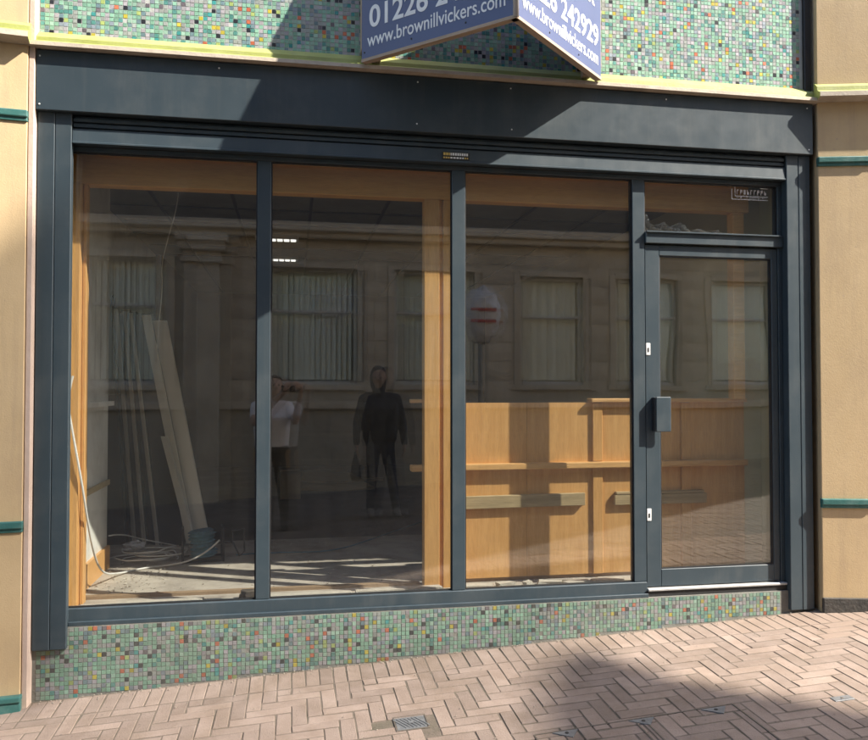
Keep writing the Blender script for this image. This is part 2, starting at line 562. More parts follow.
# places taken by covers let into the paving
COVER = (0.545, -0.87, 0.072)
def blocked(x, y):
    return abs(x - COVER[0]) < 0.11 and abs(y - COVER[1]) < 0.085
cells = [c for c in cells if not blocked(c[0], c[1])]
camp = Vector((0, -4.5))
yaw = R(10.2)
def in_view(x, y):
    v = Vector((x, y, gz(x, y))) - Vector((0, -4.5, 1.55))
    f = Vector((math.sin(yaw) * math.cos(R(1.35)), math.cos(yaw) * math.cos(R(1.35)), math.sin(R(1.35))))
    r = Vector((math.cos(yaw), -math.sin(yaw), 0))
    u = r.cross(f)
    d = v.dot(f)
    if d < 0.3:
        return False
    px = 434 + 785 * v.dot(r) / d
    py = 370 - 785 * v.dot(u) / d
    return -14 < px < 882 and py < 752
near = sorted([c for c in cells if in_view(c[0], c[1])], key=lambda c: (Vector(c[:2]) - camp).length)
keep = set(near[:300])
for c in near[:300]:
    me = rp.choice({'h': PAV_H, 'v': PAV_V, 'q': PAV_Q, 'r': PAV_R}[c[2]])
    o = bpy.data.objects.new('paver', me)
    COL.objects.link(o)
    o.parent = pavement
    o.location = (c[0], c[1], rp.uniform(-0.0010, 0.0016))
    o.rotation_euler = (R(rp.uniform(-.4, .4)), R(rp.uniform(-.3, .3)), R(rp.uniform(-.8, .8)))
tmpl = {}
for k, ms in (('h', PAV_H), ('v', PAV_V), ('q', PAV_Q), ('r', PAV_R)):
    tmpl[k] = [([tuple(v.co) for v in m_.vertices], [tuple(p.vertices) for p in m_.polygons]) for m_ in ms]
for nm, mt_, test in (('paver_field', 'paver_far', lambda y: y >= -2.3), ('shaded_street_pavers', 'paver_street_shaded', lambda y: y < -2.3)):
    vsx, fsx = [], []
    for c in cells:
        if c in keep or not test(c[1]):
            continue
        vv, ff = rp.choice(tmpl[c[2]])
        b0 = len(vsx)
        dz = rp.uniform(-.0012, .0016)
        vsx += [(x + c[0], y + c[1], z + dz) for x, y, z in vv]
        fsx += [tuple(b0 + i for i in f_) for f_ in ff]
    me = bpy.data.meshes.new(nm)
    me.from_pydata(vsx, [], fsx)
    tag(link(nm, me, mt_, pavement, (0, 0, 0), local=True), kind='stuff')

# ------------------------------------------------------------------ shop building
shop = thing('shop_building', (1.0, 0.2, 0.0),
             'shop building with beige pilasters and green mosaic bands above and below the shop window', 'building')
box('upper_wall', -1.345, 3.21, -0.065, 0.18, 3.325, 4.7, 'grout', shop)
box('upper_storey', -7, 10, -0.08, 0.18, 4.7, 8.5, 'cream', shop)
box('roof_slab', -7, 10, 0.18, 9.0, 3.2, 3.4, 'dark_wall', shop)
box('lower_wall', -1.345, 3.21, -0.062, 0.16, -0.3, 0.296, 'grout_lo', shop)

PAL = [((0.32, 0.60, 0.44), 32), ((0.42, 0.66, 0.52), 16), ((0.47, 0.51, 0.48), 18), ((0.55, 0.52, 0.56), 11),
       ((0.12, 0.36, 0.32), 7), ((0.22, 0.34, 0.38), 7), ((0.36, 0.43, 0.50), 6),
       ((0.025, 0.03, 0.045), 3.2), ((0.72, 0.60, 0.08), 3.0), ((0.74, 0.20, 0.10), 2.3), ((0.07, 0.42, 0.40), 2),
       ((0.48, 0.60, 0.20), 2), ((0.20, 0.17, 0.20), 1.2)]
PW_ = [p[1] for p in PAL]


def mosaic(name, x0, x1, zlo, zhi, y, material, parent, seed, base_fn=None, pitch=0.0232, dull=0.0, tone=1.0):
    rr = random.Random(seed)
    V, F, Cc = [], [], []
    nx = int((x1 - x0) / pitch)
    nz = int((zhi - zlo) / pitch)
    g = 0.0008
    for i in range(nx):
        for j in range(nz):
            xa = x0 + i * pitch + g
            xb = xa + pitch - 2 * g
            zt = zhi - j * pitch - g
            zb = zt - pitch + 2 * g
            if base_fn and zt < base_fn((xa + xb) / 2) + 0.004:
                continue
            if rr.random() < 0.007:
                continue
            dx, dz_ = rr.uniform(-.0008, .0008), rr.uniform(-.0008, .0008)
            d = 0.0013 + rr.uniform(-.0004, .0006)
            tx, tz = rr.uniform(-.0004, .0004), rr.uniform(-.0004, .0004)
            b0 = len(V)
            c = 0.0008
            V += [(xa + dx, y + 0.002, zb + dz_), (xb + dx, y + 0.002, zb + dz_), (xb + dx, y + 0.002, zt + dz_), (xa + dx, y + 0.002, zt + dz_),
                  (xa + dx + c, y - d + tx + tz, zb + dz_ + c), (xb + dx - c, y - d - tx + tz, zb + dz_ + c),
                  (xb + dx - c, y - d - tx - tz, zt + dz_ - c), (xa + dx + c, y - d + tx - tz, zt + dz_ - c)]
            F += [(b0 + 4, b0 + 5, b0 + 6, b0 + 7), (b0, b0 + 1, b0 + 5, b0 + 4), (b0 + 1, b0 + 2, b0 + 6, b0 + 5),
                  (b0 + 2, b0 + 3, b0 + 7, b0 + 6), (b0 + 3, b0, b0 + 4, b0 + 7)]
            col = rr.choices(PAL, PW_)[0][0]
            k = rr.uniform(0.82, 1.15)
            gsh = 0.33
            col = tuple(min(0.85, (ch * (1 - dull) + gsh * dull) * k * tone) for ch in col)
            Cc += [(*col, 1.0)] * 8
    o0 = Vector(((x0 + x1) / 2, y, (zlo + zhi) / 2))
    me = bpy.data.meshes.new(name)
    me.from_pydata([tuple(Vector(v) - o0) for v in V], [], F)
    ca = me.color_attributes.new('tile', 'FLOAT_COLOR', 'POINT')
    ca.data.foreach_set('color', [x for c in Cc for x in c])
    o = link(name, me, material, parent, o0)
    return tag(o, kind='stuff')


mosaic('mosaic_tiles', -1.33, 3.165, 3.425, 4.69, -0.065, 'tile_hi', shop, 3, tone=0.72)
mosaic('mosaic_tiles', -1.315, 3.0, -0.14, 0.292, -0.062, 'tile_lo', shop, 8, lambda x: gz(x, -0.07) + 0.008, dull=0.06, tone=0.52)  # tone puts part of the shade low on the wall into the tile colours
box('rain_pipe', 3.167, 3.215, -0.09, -0.0655, 3.41, 4.69, 'black_metal', shop, 0.004)

# cornice ledge over the fascia: sloping lime top, olive face, pale lip
cornice = prism_x('cornice', [(-0.065, 3.446), (-0.112, 3.402), (-0.116, 3.380), (-0.124, 3.376), (-0.150, 3.362), (-0.160, 3.358), (-0.162, 3.337), (-0.10, 3.3335), (-0.065, 3.3335)],
                  -1.36, 3.225, ['lime', 'lime_dark', 'lip'], shop, [0, 1, 1, 0, 2, 2, 2, 2, 2])


def pilaster(name, hinge, ang, side, xl, label=None):
    """side -1 extends to the left of the hinge, +1 to the right; built in local axes, front face at y=0"""
    def rng(a, b):
        return (a, b) if side > 0 else (-b, -a)
    bm = bmesh.new()
    x0, x1 = rng(0, xl)
    add_box(bm, x0, x1, 0.0, 0.35, -0.4, 8.4, 0.004)
    o = link(name, bm_mesh(bm, name), 'cream', shop, hinge, (0, 0, ang))
    def sub(nm, a, b, y0, y1, z0, z1, m_, bev=0.0):
        bm = bmesh.new()
        xa, xb = rng(a, b)
        cx, cyy, cz = (xa + xb) / 2, (y0 + y1) / 2, (z0 + z1) / 2
        add_box(bm, xa - cx, xb - cx, y0 - cyy, y1 - cyy, z0 - cz, z1 - cz, bev, 2)
        s_ = link(nm, bm_mesh(bm, nm), m_, o, (cx, cyy, cz), local=True)
        return s_
    for zz in (2.935, 0.812):
        sub('moulding', -0.004, xl, -0.020, 0.02, zz + 0.020, zz + 0.058, 'teal', 0.006)
        sub('moulding', -0.002, xl, -0.010, 0.02, zz, zz + 0.022, 'teal', 0.004)
    # capital ledge
    prof = [(0.02, 3.47), (-0.030, 3.428), (-0.034, 3.402), (-0.042, 3.398), (-0.066, 3.384), (-0.076, 3.380), (-0.078, 3.352), (-0.02, 3.338), (0.02, 3.338)]
    xa, xb = rng(-0.012, xl)
    n = len(prof)
    V = [(xa, y, z) for y, z in prof] + [(xb, y, z) for y, z in prof]
    F = [(i, (i + 1) % n, n + (i + 1) % n, n + i) for i in range(n)] + [tuple(range(n))[::-1], tuple(range(n, 2 * n))]
    me = bpy.data.meshes.new('ledge')
    me.from_pydata(V, [], F)
    bm = bmesh.new(); bm.from_mesh(me); bmesh.ops.recalc_face_normals(bm, faces=bm.faces); bm.to_mesh(me); bm.free()
    link('ledge', me, ['lime', 'lime_dark', 'lip'], o, (0, 0, 0), local=True)
    for i, q in enumerate([0, 1, 1, 0, 2, 2, 2, 2, 2]):
        me.polygons[i].material_index = q
    return o, sub


pl, subl = pilaster('pilaster', (-1.364, -0.140, 0), R(7), -1, 1.3)
subl('plinth', -0.006, 1.3, -0.03, 0.02, -0.4, -0.045, 'teal', 0.006)
subl('plinth_cap', -0.008, 1.3, -0.038, 0.02, -0.045, -0.012, 'teal', 0.008)
box('edge_strip', -1.3625, -1.334, -0.132, 0.1, -0.2, 4.7, 'pink', shop, 0.003)
pr, subr = pilaster('pilaster', (3.222, -0.13, 0), R(-14), 1, 0.335)
subr('plinth', 0.0, 0.335, -0.012, 0.02, -0.4, 0.262, 'black_base', 0.006)
pr2, subr2 = pilaster('pilaster', (3.222 + 0.339 * math.cos(R(14)), -0.125 - 0.339 * math.sin(R(14)), 0), R(-14), 1, 0.30)
subr2('plinth', 0.0, 0.30, -0.012, 0.02, -0.4, 0.262, 'black_base', 0.006)
box('shadow_gap', 3.199, 3.222, -0.02, 0.1, -0.1, 4.69, 'black_metal', shop)
box('neighbour_wall', -8, -2.6, -0.32, 0.2, -0.8, 4.7, 'cream', shop)
box('neighbour_wall', 3.85, 10, -0.16, 0.2, -0.2, 4.7, 'cream', shop)

# ------------------------------------------------------------------ shopfront
sf = thing('shopfront', (0.93, -0.05, 0.3),
           'dark blue grey aluminium shopfront with three tall panes, roller shutter box and glazed door', 'shopfront')
FX0, FX1 = -1.331, 3.198
fascia = box('fascia_panel', FX0, FX1, -0.120, -0.05, 3.012, 3.330, 'frame', sf, 0.003)
for x, z in ((0.69, 3.285), (1.235, 3.285), (0.685, 3.045), (1.24, 3.045), (-1.305, 3.285), (-1.305, 3.03), (3.14, 3.29), (3.15, 3.03), (2.2, 3.285), (-.4, 3.285)):
    bm = bmesh.new()
    bmesh.ops.create_cone(bm, cap_ends=True, segments=10, radius1=0.005, radius2=0.0035, depth=0.004)
    o = link('rivet', bm_mesh(bm, 'rivet'), 'white', fascia, (x * 1.006, -0.1215, z + 0.011), (R(90), 0, 0))
# roller shutter: housing edge, rolled slats, bottom rail
sh = box('shutter_box', -1.158, 3.03, -0.055, 0.06, 2.935, 3.011, 'frame', sf, 0.003)
box('slat', -1.158, 3.03, -0.076, -0.056, 2.972, 2.994, 'frame', sh, 0.004, 2)
box('slat', -1.158, 3.03, -0.071, -0.056, 2.944, 2.966, 'frame', sh, 0.004, 2)
rail = prism_x('shutter_rail', [(-0.076, 2.934), (-0.082, 2.866), (-0.086, 2.862), (-0.086, 2.855), (-0.04, 2.853), (-0.04, 2.934)],
               -1.158, 3.03, 'frame', sf)
lab = box('maker_label', 0.842, 1.005, -0.0845, -0.0815, 2.872, 2.916, 'label_black', rail, 0.0008)
rr = random.Random(2)
x = 0.85
while x < 0.997:
    ww = rr.uniform(0.006, 0.012)
    link('print', box('print', 0, 0.001, 0, 0.001, 0, 0.001, 'gold').data, None, None) if False else None
    b_ = box('print', x, x + ww, -0.0858, -0.0846, 2.896, 2.911, 'gold' if x < 0.89 else 'white')
    b_.parent = lab
    b_.location = b_.location - ORI[lab.name]
    x += ww + 0.004
x = 0.85
while x < 0.995:
    ww = rr.uniform(0.006, 0.014)
    b_ = box('print', x, x + ww, -0.0858, -0.0846, 2.878, 2.887, 'gold' if x < .885 or x > .965 else 'white')
    b_.parent = lab
    b_.location = b_.location - ORI[lab.name]
    x += ww + 0.005
# guides
GD = -0.090
for a, b in ((-1.329, -1.2445), (-1.2425, -1.161)):
    box('shutter_guide', a, b, GD if a < -1.3 else GD + 0.002, -0.045, 0.186, 3.011, 'frame', sf, 0.003)
for a, b in ((3.034, 3.1145), (3.1165, 3.194)):
    box('shutter_guide', a, b, GD if a > 3.1 else GD + 0.002, 0.06, 0.18, 3.011, 'frame', sf, 0.003)
# frame
FY0, FY1 = -0.034, 0.026
box('head_rail', -1.240, 3.032, FY0, FY1, 2.826, 2.852, 'frame', sf, 0.002)
sill = box('sill', -1.240, 2.108, -0.0445, FY1, 0.300, 0.384, 'frame', sf, 0.003)
box('sill_nosing', -1.160, 2.108, -0.062, -0.0446, 0.296, 0.318, 'frame', sf, 0.002)
box('jamb', -1.235, -1.212, FY0, FY1, 0.385, 2.825, 'frame', sf, 0.002)
MUL = ((-0.197, -0.124), (0.911, 0.987), (2.031, 2.108))
for a, b in MUL:
    box('mullion', a, b, FY0, FY1, 0.3855, 2.825, 'frame', sf, 0.002)
# panes: outer and inner leaf of each sealed unit
def pane(x0, x1, z0, z1, parent, mo, mi, tilt, spacer=True):
    box('outer_pane', x0, x1, -0.016, -0.010, z0, z1, mo, parent)
    o = box('inner_pane', x0, x1, 0.008, 0.014, z0, z1, mi, parent)
    o.rotation_euler = (R(tilt * 0.12), 0, R(tilt))
    for a, b, c, d in ((x0 - .002, x0 + .007, z0, z1), (x1 - .007, x1 + .002, z0, z1)):
        box('gasket', a, b, -0.024, -0.0165, c, d, 'rubber', parent)
    for c, d in ((z0 - .002, z0 + .007), (z1 - .007, z1 + .002)):
        box('gasket', x0 + .007, x1 - .007, -0.024, -0.0165, c, d, 'rubber', parent)
for (a, b), tl in zip(((-1.211, -0.198), (-0.123, 0.910), (0.988, 2.030)), (-0.62, -0.58, -0.50)):
    pane(a, b, 0.385, 2.825, sf, 'glass_out', 'glass_in', tl)
# door set
box('transom', 2.109, 3.032, -0.052, FY1, 2.436, 2.508, 'frame', sf, 0.003)
box('transom_nosing', 2.109, 3.015, -0.066, -0.0525, 2.500, 2.509, 'frame', sf, 0.001)
box('jamb', 3.005, 3.033, FY0, FY1, 0.30, 2.435, 'frame', sf, 0.002)
box('jamb', 3.005, 3.033, FY0, FY1, 2.509, 2.825, 'frame', sf, 0.002)
box('threshold', 2.109, 3.032, -0.060, FY1, 0.330, 0.345, 'alu', sf, 0.003)
box('threshold_base', 2.109, 3.032, -0.050, FY1, 0.296, 0.3295, 'rubber', sf)
pane(2.110, 3.004, 2.510, 2.824, sf, 'glass_out', 'glass_in', 0.3)
door = thing('door', (2.55, -0.03, 0.35))
door.parent = sf
door.location = Vector((2.55, -0.03, 0.35)) - ORI[sf.name]
DY0, DY1 = -0.030, 0.014
box('stile', 2.112, 2.206, DY0, DY1, 0.35, 2.428, 'frame', door, 0.003)
box('stile', 2.960, 3.002, DY0, DY1, 0.35, 2.428, 'frame', door, 0.003)
box('top_rail', 2.2065, 2.9595, DY0, DY1, 2.364, 2.428, 'frame', door, 0.003)
box('bottom_rail', 2.2065, 2.9595, DY0, DY1, 0.35, 0.454, 'frame', door, 0.003)
pane(2.207, 2.959, 0.455, 2.363, door, 'glass_door_out', 'glass_door_in', -0.3)
hd = box('handle', 2.155, 2.252, -0.080, -0.068, 1.288, 1.500, 'frame', door, 0.005, 2)
box('handle_mount', 2.150, 2.180, -0.0678, -0.0305, 1.292, 1.496, 'black_metal', door, 0.002)
for zz in (1.79, 0.786):
    e_ = box('lock_plate', 2.1145, 2.143, -0.034, -0.0302, zz - 0.037, zz + 0.037, 'white', door, 0.003)
    q = box('keyhole', 2.124, 2.133, -0.0355, -0.0342, zz - 0.018, zz + 0.008, 'rubber', None)
    q.parent = e_
    q.location = q.location - ORI[e_.name]
# mirrored sticker on the fanlight: outline and two rows of reversed characters
st = thing('window_sticker', (2.84, -0.0185, 2.74))
st.parent = sf
st.location = Vector((2.84, -0.0185, 2.74)) - ORI[sf.name]
for a, b, c, d in ((2.70, 2.95, 2.735, 2.738), (2.70, 2.703, 2.738, 2.80), (2.722, 2.725, 2.756, 2.816), (2.725, 2.95, 2.756, 2.759), (2.90, 2.95, 2.808, 2.812)):
    box('outline', a, b, -0.0188, -0.0178, c, d, 'white', st)
rs = random.Random(6)
for zz, hh, n_, st_ in ((2.768, 0.030, 9, 0.0235), (2.744, 0.008, 17, 0.0125)):     # too small to read: only strokes
    for k in range(n_):
        xx = 2.735 + k * st_
        w_ = st_ * 0.62
        for a, b, c, d in ((xx, xx + w_ * .28, zz, zz + hh), (xx + w_ * .3, xx + w_, zz + hh * rs.choice((0, .42, .8)), zz + hh * rs.choice((.99, .99, .6)))):
            if d - c > 0.001:
                box('stroke', a, b, -0.0186, -0.0180, c, d, 'sign_strip', st)

# ------------------------------------------------------------------ estate agent's V board
SYE, SZB = -0.17, 3.374
L_, R_, A_ = Vector((0.370, SYE, SZB)), Vector((1.777, SYE, SZB)), Vector((1.069, -0.834, SZB))
sign = thing('agent_sign', ((L_ + R_) / 2)[:], 'blue V shaped letting board with white phone number above the shop window', 'sign')
BH = 0.93
def board(p0, p1, lines, lname):
    """face looks outward; local x from p0 to p1, z up, y outward negative"""
    d = (p1 - p0)
    ln = d.length
    ang = math.atan2(d.y, d.x)
    bm = bmesh.new()
    add_box(bm, 0, ln, 0.0, 0.012, 0.006, BH, 0.001)
    o = link('board', bm_mesh(bm, 'board'), 'sign_blue', sign, p0, (0, 0, ang))
    bm = bmesh.new()
    add_box(bm, 0.0, ln, -0.004, 0.034, -0.012, 0.0055, 0.001)
    add_box(bm, 0.0, ln, 0.0125, 0.045, 0.0056, 0.05, 0.001)
    link('timber_edge', bm_mesh(bm, 'timber_edge'), 'sign_edge', o, (0, 0, 0), local=True)
    for x_, z_ in ((0.03, 0.42), (0.03, 0.8), (ln - .03, .47), (ln * .35, .04), (ln * .7, .04), (.02, .04)):
        bm = bmesh.new()
        bmesh.ops.create_cone(bm, cap_ends=True, segments=8, radius1=0.006, radius2=0.004, depth=0.003)
        link('screw', bm_mesh(bm, 'screw'), 'black_metal', o, (x_, -0.0015, z_), (R(90), 0, 0), local=True)
    for body, x_, z_, sz_, wd, off in lines:
        me = text_mesh(body, sz_, off, 0.0006, width=wd)
        link('lettering', me, 'sign_text', o, (x_, -0.0012, z_), (R(90), 0, 0), local=True)
    return o
lnl = (A_ - L_).length
board(L_, A_, [('www.brownillvickers.com', 0.04, 0.066, 0.108, lnl - 0.10, 0.0008),
               ('01226 242929', 0.055, 0.172, 0.168, lnl - 0.06, 0.003)], 'l')
board(A_, R_, [('www.brownillvickers.com', 0.055, 0.066, 0.108, lnl - 0.09, 0.0008),
               ('01226 242929', 0.03, 0.172, 0.168, lnl - 0.06, 0.003),
               ('k', lnl - 0.16, 0.40, 0.20, 0.085, 0.004)], 'r')
bm = bmesh.new()
bmesh.ops.create_cone(bm, cap_ends=True, segments=12, radius1=0.015, radius2=0.015, depth=BH)
link('corner_strip', bm_mesh(bm, 'corner_strip', True), 'sign_strip', sign, (A_.x, A_.y + 0.006, A_.z + BH / 2 - 0.004))
for x_ in (0.374, 1.735):
    box('shade_post', x_ - 0.004, x_ + 0.046, -0.166, -0.066, 3.449, 3.374 + BH, 'sign_edge', sign, 0.002)  # posts added behind the board ends to shade the gap at the wall
for x_ in (0.424, 1.666):
    box('bracket', x_, x_ + 0.06, -0.150, -0.067, 3.449, 3.50, 'black_metal', sign, 0.004)
    box('bracket_foot', x_ + 0.005, x_ + 0.055, -0.157, -0.118, 3.385, 3.447, 'sign_edge', sign, 0.002)

# ------------------------------------------------------------------ room behind the glass (setting)
FZ = 0.34
def struct(name, *a, label=None, **k):
    o = box(name, *a, **k)
    return tag(o, label, kind='structure')
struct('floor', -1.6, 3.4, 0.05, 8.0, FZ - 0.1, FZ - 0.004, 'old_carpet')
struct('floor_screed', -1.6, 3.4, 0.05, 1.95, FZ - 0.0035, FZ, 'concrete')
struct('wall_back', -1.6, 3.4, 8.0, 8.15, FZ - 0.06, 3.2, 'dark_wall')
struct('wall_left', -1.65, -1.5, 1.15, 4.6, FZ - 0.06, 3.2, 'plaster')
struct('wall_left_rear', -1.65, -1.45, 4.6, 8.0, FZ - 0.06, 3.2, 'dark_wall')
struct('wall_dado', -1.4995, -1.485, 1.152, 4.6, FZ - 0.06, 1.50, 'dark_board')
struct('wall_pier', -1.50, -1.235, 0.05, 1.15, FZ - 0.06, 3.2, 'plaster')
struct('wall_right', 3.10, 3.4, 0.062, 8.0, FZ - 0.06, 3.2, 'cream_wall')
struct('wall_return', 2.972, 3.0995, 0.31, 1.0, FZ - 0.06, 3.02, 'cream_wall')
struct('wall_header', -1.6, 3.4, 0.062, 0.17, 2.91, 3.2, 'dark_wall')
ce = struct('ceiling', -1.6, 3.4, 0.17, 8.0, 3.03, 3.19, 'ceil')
def child_box(name, *a, **k):
    parent = k.pop('par')
    o = box(name, *a, **k)
    o.parent = parent
    o.location = o.location - ORI[parent.name]
    return o
for x_ in (-1.06, -0.46, 0.14, 0.74, 1.34, 1.94, 2.54):
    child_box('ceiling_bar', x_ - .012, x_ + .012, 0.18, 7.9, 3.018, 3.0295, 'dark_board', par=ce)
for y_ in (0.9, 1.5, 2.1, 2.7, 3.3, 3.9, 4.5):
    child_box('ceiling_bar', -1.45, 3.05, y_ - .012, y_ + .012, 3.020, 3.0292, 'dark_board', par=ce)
# skirting and shelf rail on the pier
pier = bpy.data.objects['wall_pier']
child_box('skirting', -1.2348, -1.215, 0.26, 1.15, FZ, FZ + 0.15, 'oak', par=pier)
child_box('dado_rail', -1.2348, -1.195, 0.30, 1.15, 1.435, 1.465, 'plaster', par=pier)
child_box('surface_trunking', -1.2348, -1.218, 0.30, 1.15, 0.90, 0.935, 'batten', par=pier)
# floor boards along the window
fl = bpy.data.objects['floor']
child_box('floor_board', -1.2, 0.775, 0.30, 0.345, FZ, FZ + 0.018, 'ply', par=fl)
child_box('window_bed', -1.15, 2.1, 0.07, 0.165, FZ, FZ + 0.012, 'offcut', par=fl)

# ------------------------------------------------------------------ timber window frame and bulkhead
tf = thing('timber_frame', (0.9, 0.25, FZ), 'oak lining frame with deep top beam just behind the shop glass', 'frame')
BY = 0.20
box('beam', -1.234, 2.955, BY, BY + 0.09, 2.708, 2.90, 'oak_dark', tf, 0.003)
box('beam_bead', -1.10, 2.94, BY - 0.022, BY - 0.001, 2.872, 2.892, 'oak_dark', tf, 0.003)
box('post', -1.2335, -1.172, BY - 0.05, BY + 0.06, FZ, 2.7075, 'oak', tf, 0.003)
box('post', -1.17, -1.150, BY + 0.0, BY + 0.06, FZ, 2.7075, 'oak', tf, 0.003)
box('post', 0.786, 0.880, BY, BY + 0.085, FZ, 2.7075, 'oak', tf, 0.003)
box('post', 0.881, 0.902, BY + 0.02, BY + 0.085, FZ, 2.7075, 'oak_dark', tf, 0.002)
box('post', 0.903, 0.976, BY + 0.004, BY + 0.085, FZ, 2.7075, 'oak', tf, 0.003)
box('post', 2.845, 2.925, BY + 0.01, BY + 0.085, 1.48, 2.7075, 'oak_dark', tf, 0.003)

bh = thing('oak_bulkhead', (1.9, 0.32, FZ), 'low golden oak panelled partition standing behind the third pane and door', 'partition')
PYF = 0.302
PZ0 = 0.366
box('plinth_board', 0.999, 2.968, PYF + 0.02, PYF + 0.06, FZ, PZ0, 'ply', bh)
for a, b, zt in ((0.979, 1.46, 1.460), (1.462, 1.896, 1.4602), (1.964, 2.51, 1.460), (2.58, 2.968, 1.460)):
    zc = 1.060
    box('panel', a, b, PYF, PYF + 0.018, PZ0, zc - 0.020, 'oak', bh)
    box('panel', a, b, PYF, PYF + 0.018, zc + 0.020, zt, 'oak', bh)
for a, b in ((1.897, 1.963), (2.511, 2.579)):
    box('upright', a, b, PYF - 0.016, PYF + 0.02, PZ0, 1.038, 'oak', bh, 0.003)
    box('upright', a, b, PYF - 0.016, PYF + 0.02, 1.083, 1.457, 'oak', bh, 0.003)
box('middle_rail', 0.715, 2.968, PYF - 0.048, PYF + 0.018, 1.041, 1.081, 'oak_x', bh, 0.006, 2)
box('top_cap', 1.880, 2.968, PYF - 0.042, PYF + 0.05, 1.4605, 1.486, 'oak_x', bh, 0.006, 2)
box('top_cap', 0.715, 1.055, PYF - 0.012, PYF + 0.05, 1.461, 1.484, 'oak_x', bh, 0.006, 2)
b1 = box('batten', 1.012, 1.838, PYF - 0.032, PYF - 0.0015, 0.803, 0.882, 'batten', bh, 0.003)
b1.rotation_euler = (0, R(-0.4), 0)
box('batten', 2.04, 2.68, PYF - 0.028, PYF - 0.0005, 0.800, 0.866, 'batten', bh, 0.003)
box('batten', 2.05, 2.66, PYF - 0.030, PYF - 0.0005, 0.868, 0.885, 'batten', bh, 0.002)
# ------------------------------------------------------------------ things lying on the bed under the glass
OFF = [(0.62, 0.115, .5, .05, .022, 4), (1.10, 0.120, .16, .06, .02, -6), (1.27, 0.12, .11, .05, .028, 18), (1.41, 0.115, .05, .04, .03, 30),
       (1.55, 0.122, .14, .05, .024, -14), (1.72, 0.118, .17, .05, .018, 5), (1.92, 0.12, .20, .06, .022, 2), (0.05, 0.12, .6, .05, .016, 1),
       (-0.72, 0.115, .45, .05, .016, -1)]
OLAB = ['long dusty grey strip lying inside the glass left of the double oak post', 'short pale offcut lying just right of the middle mullion',
        'small tilted pale offcut under the oak panel', 'smallest pale chunk under the oak panel shadow',
        'slanting pale offcut under the middle of the oak panel', 'flat pale offcut under the right of the oak panel',
        'pale offcut lying nearest the door jamb', 'long pale strip lying along the bottom of the second pane',
        'long pale strip lying along the bottom of the first pane']
for i, (x_, y_, lx, ly, lz, a_) in enumerate(OFF):
    bm = bmesh.new()
    add_box(bm, -lx / 2, lx / 2, -ly / 2, ly / 2, -lz / 2, lz / 2)
    for v in bm.verts:
        v.co += Vector((rr.uniform(-.012, .012), rr.uniform(-.004, .004), rr.uniform(-.003, .003)))
    o = link('offcut', bm_mesh(bm, 'offcut'), 'offcut', None, (x_, y_, FZ + 0.012 + lz / 2), (0, 0, R(a_ if lx < .2 else a_ * .3)))
    tag(o, OLAB[i], 'offcut', 'offcuts on the window bed')
bk = thing('dark_block', (-0.22, 0.118, FZ + 0.012), 'small dark brick piece behind the first mullion at floor level', 'block')
box('block_body', -0.285, -0.155, 0.09, 0.148, FZ + 0.0125, FZ + 0.062, 'iron', bk, 0.004)
box('chipped_corner', -0.295, -0.262, 0.092, 0.14, FZ + 0.0125, FZ + 0.04, 'iron', bk, 0.006)

# ------------------------------------------------------------------ leaning boards
def plank(name, b0, t0, wvec, thick, material, label, group):
    """board from bottom b0 to top t0, face width along wvec"""
    b0, t0, wv = Vector(b0), Vector(t0), Vector(wvec)
    ax = t0 - b0
    nn = ax.cross(wv).normalized() * thick
    V = [Vector((0, 0, 0)), wv, wv + nn, nn]
    V = V + [v + ax for v in V]
    me = bpy.data.meshes.new(name)
    me.from_pydata([tuple(v) for v in V], [], [(0, 3, 2, 1), (4, 5, 6, 7), (0, 1, 5, 4), (1, 2, 6, 5), (2, 3, 7, 6), (3, 0, 4, 7)])
    bm = bmesh.new(); bm.from_mesh(me); bmesh.ops.recalc_face_normals(bm, faces=bm.faces)
    bmesh.ops.bevel(bm, geom=list(bm.edges), offset=0.0015, segments=1, affect='EDGES'); bm.to_mesh(me); bm.free()
    o = link(name, me, material, None, b0)
    return tag(o, label, 'board', group)
G1 = 'boards leaning inside the left of the shop'
plank('trim_board', (-1.27, 1.93, FZ), (-1.464, 2.26, 2.21), (0.03, -0.11, 0), 0.016, 'dark_board', 'dark trim board at the very left of the leaning boards', G1)
plank('dark_sheet', (-1.25, 2.02, FZ), (-1.44, 2.30, 2.17), (0.33, -0.02, 0), 0.008, 'dark_board', 'broad dark sheet standing behind the leaning grey edged boards', G1)
plank('trim_board', (-1.215, 1.91, FZ), (-1.42, 2.18, 2.19), (0.028, -0.014, 0), 0.014, 'grey_board', 'leftmost thin grey board edge among the leaning boards', G1)
plank('trim_board', (-1.17, 1.95, FZ), (-1.375, 2.22, 2.19), (0.07, -0.03, 0), 0.02, 'dark_board', 'dark trim board between the first two grey edges', G1)
plank('trim_board', (-1.135, 1.87, FZ), (-1.345, 2.12, 2.17), (0.026, -0.014, 0), 0.014, 'grey_board', 'second thin grey board edge among the leaning boards', G1)
plank('trim_board', (-1.08, 1.90, FZ), (-1.31, 2.16, 2.17), (0.07, -0.03, 0), 0.02, 'dark_board', 'dark trim board between the second and third grey edges', G1)
plank('trim_board', (-1.03, 1.83, FZ), (-1.285, 2.06, 2.15), (0.026, -0.014, 0), 0.014, 'grey_board', 'third thin grey board edge among the leaning boards', G1)
plank('trim_board', (-0.99, 1.88, FZ), (-1.25, 2.10, 2.14), (0.17, -0.04, 0), 0.02, 'dark_board', 'widest dark trim board beside the white planks', G1)
plank('white_plank', (-0.80, 1.82, FZ), (-1.175, 1.98, 2.13), (0.066, -0.02, 0), 0.02, 'white_board', 'narrow long white plank leaning beside the dark boards', G1)
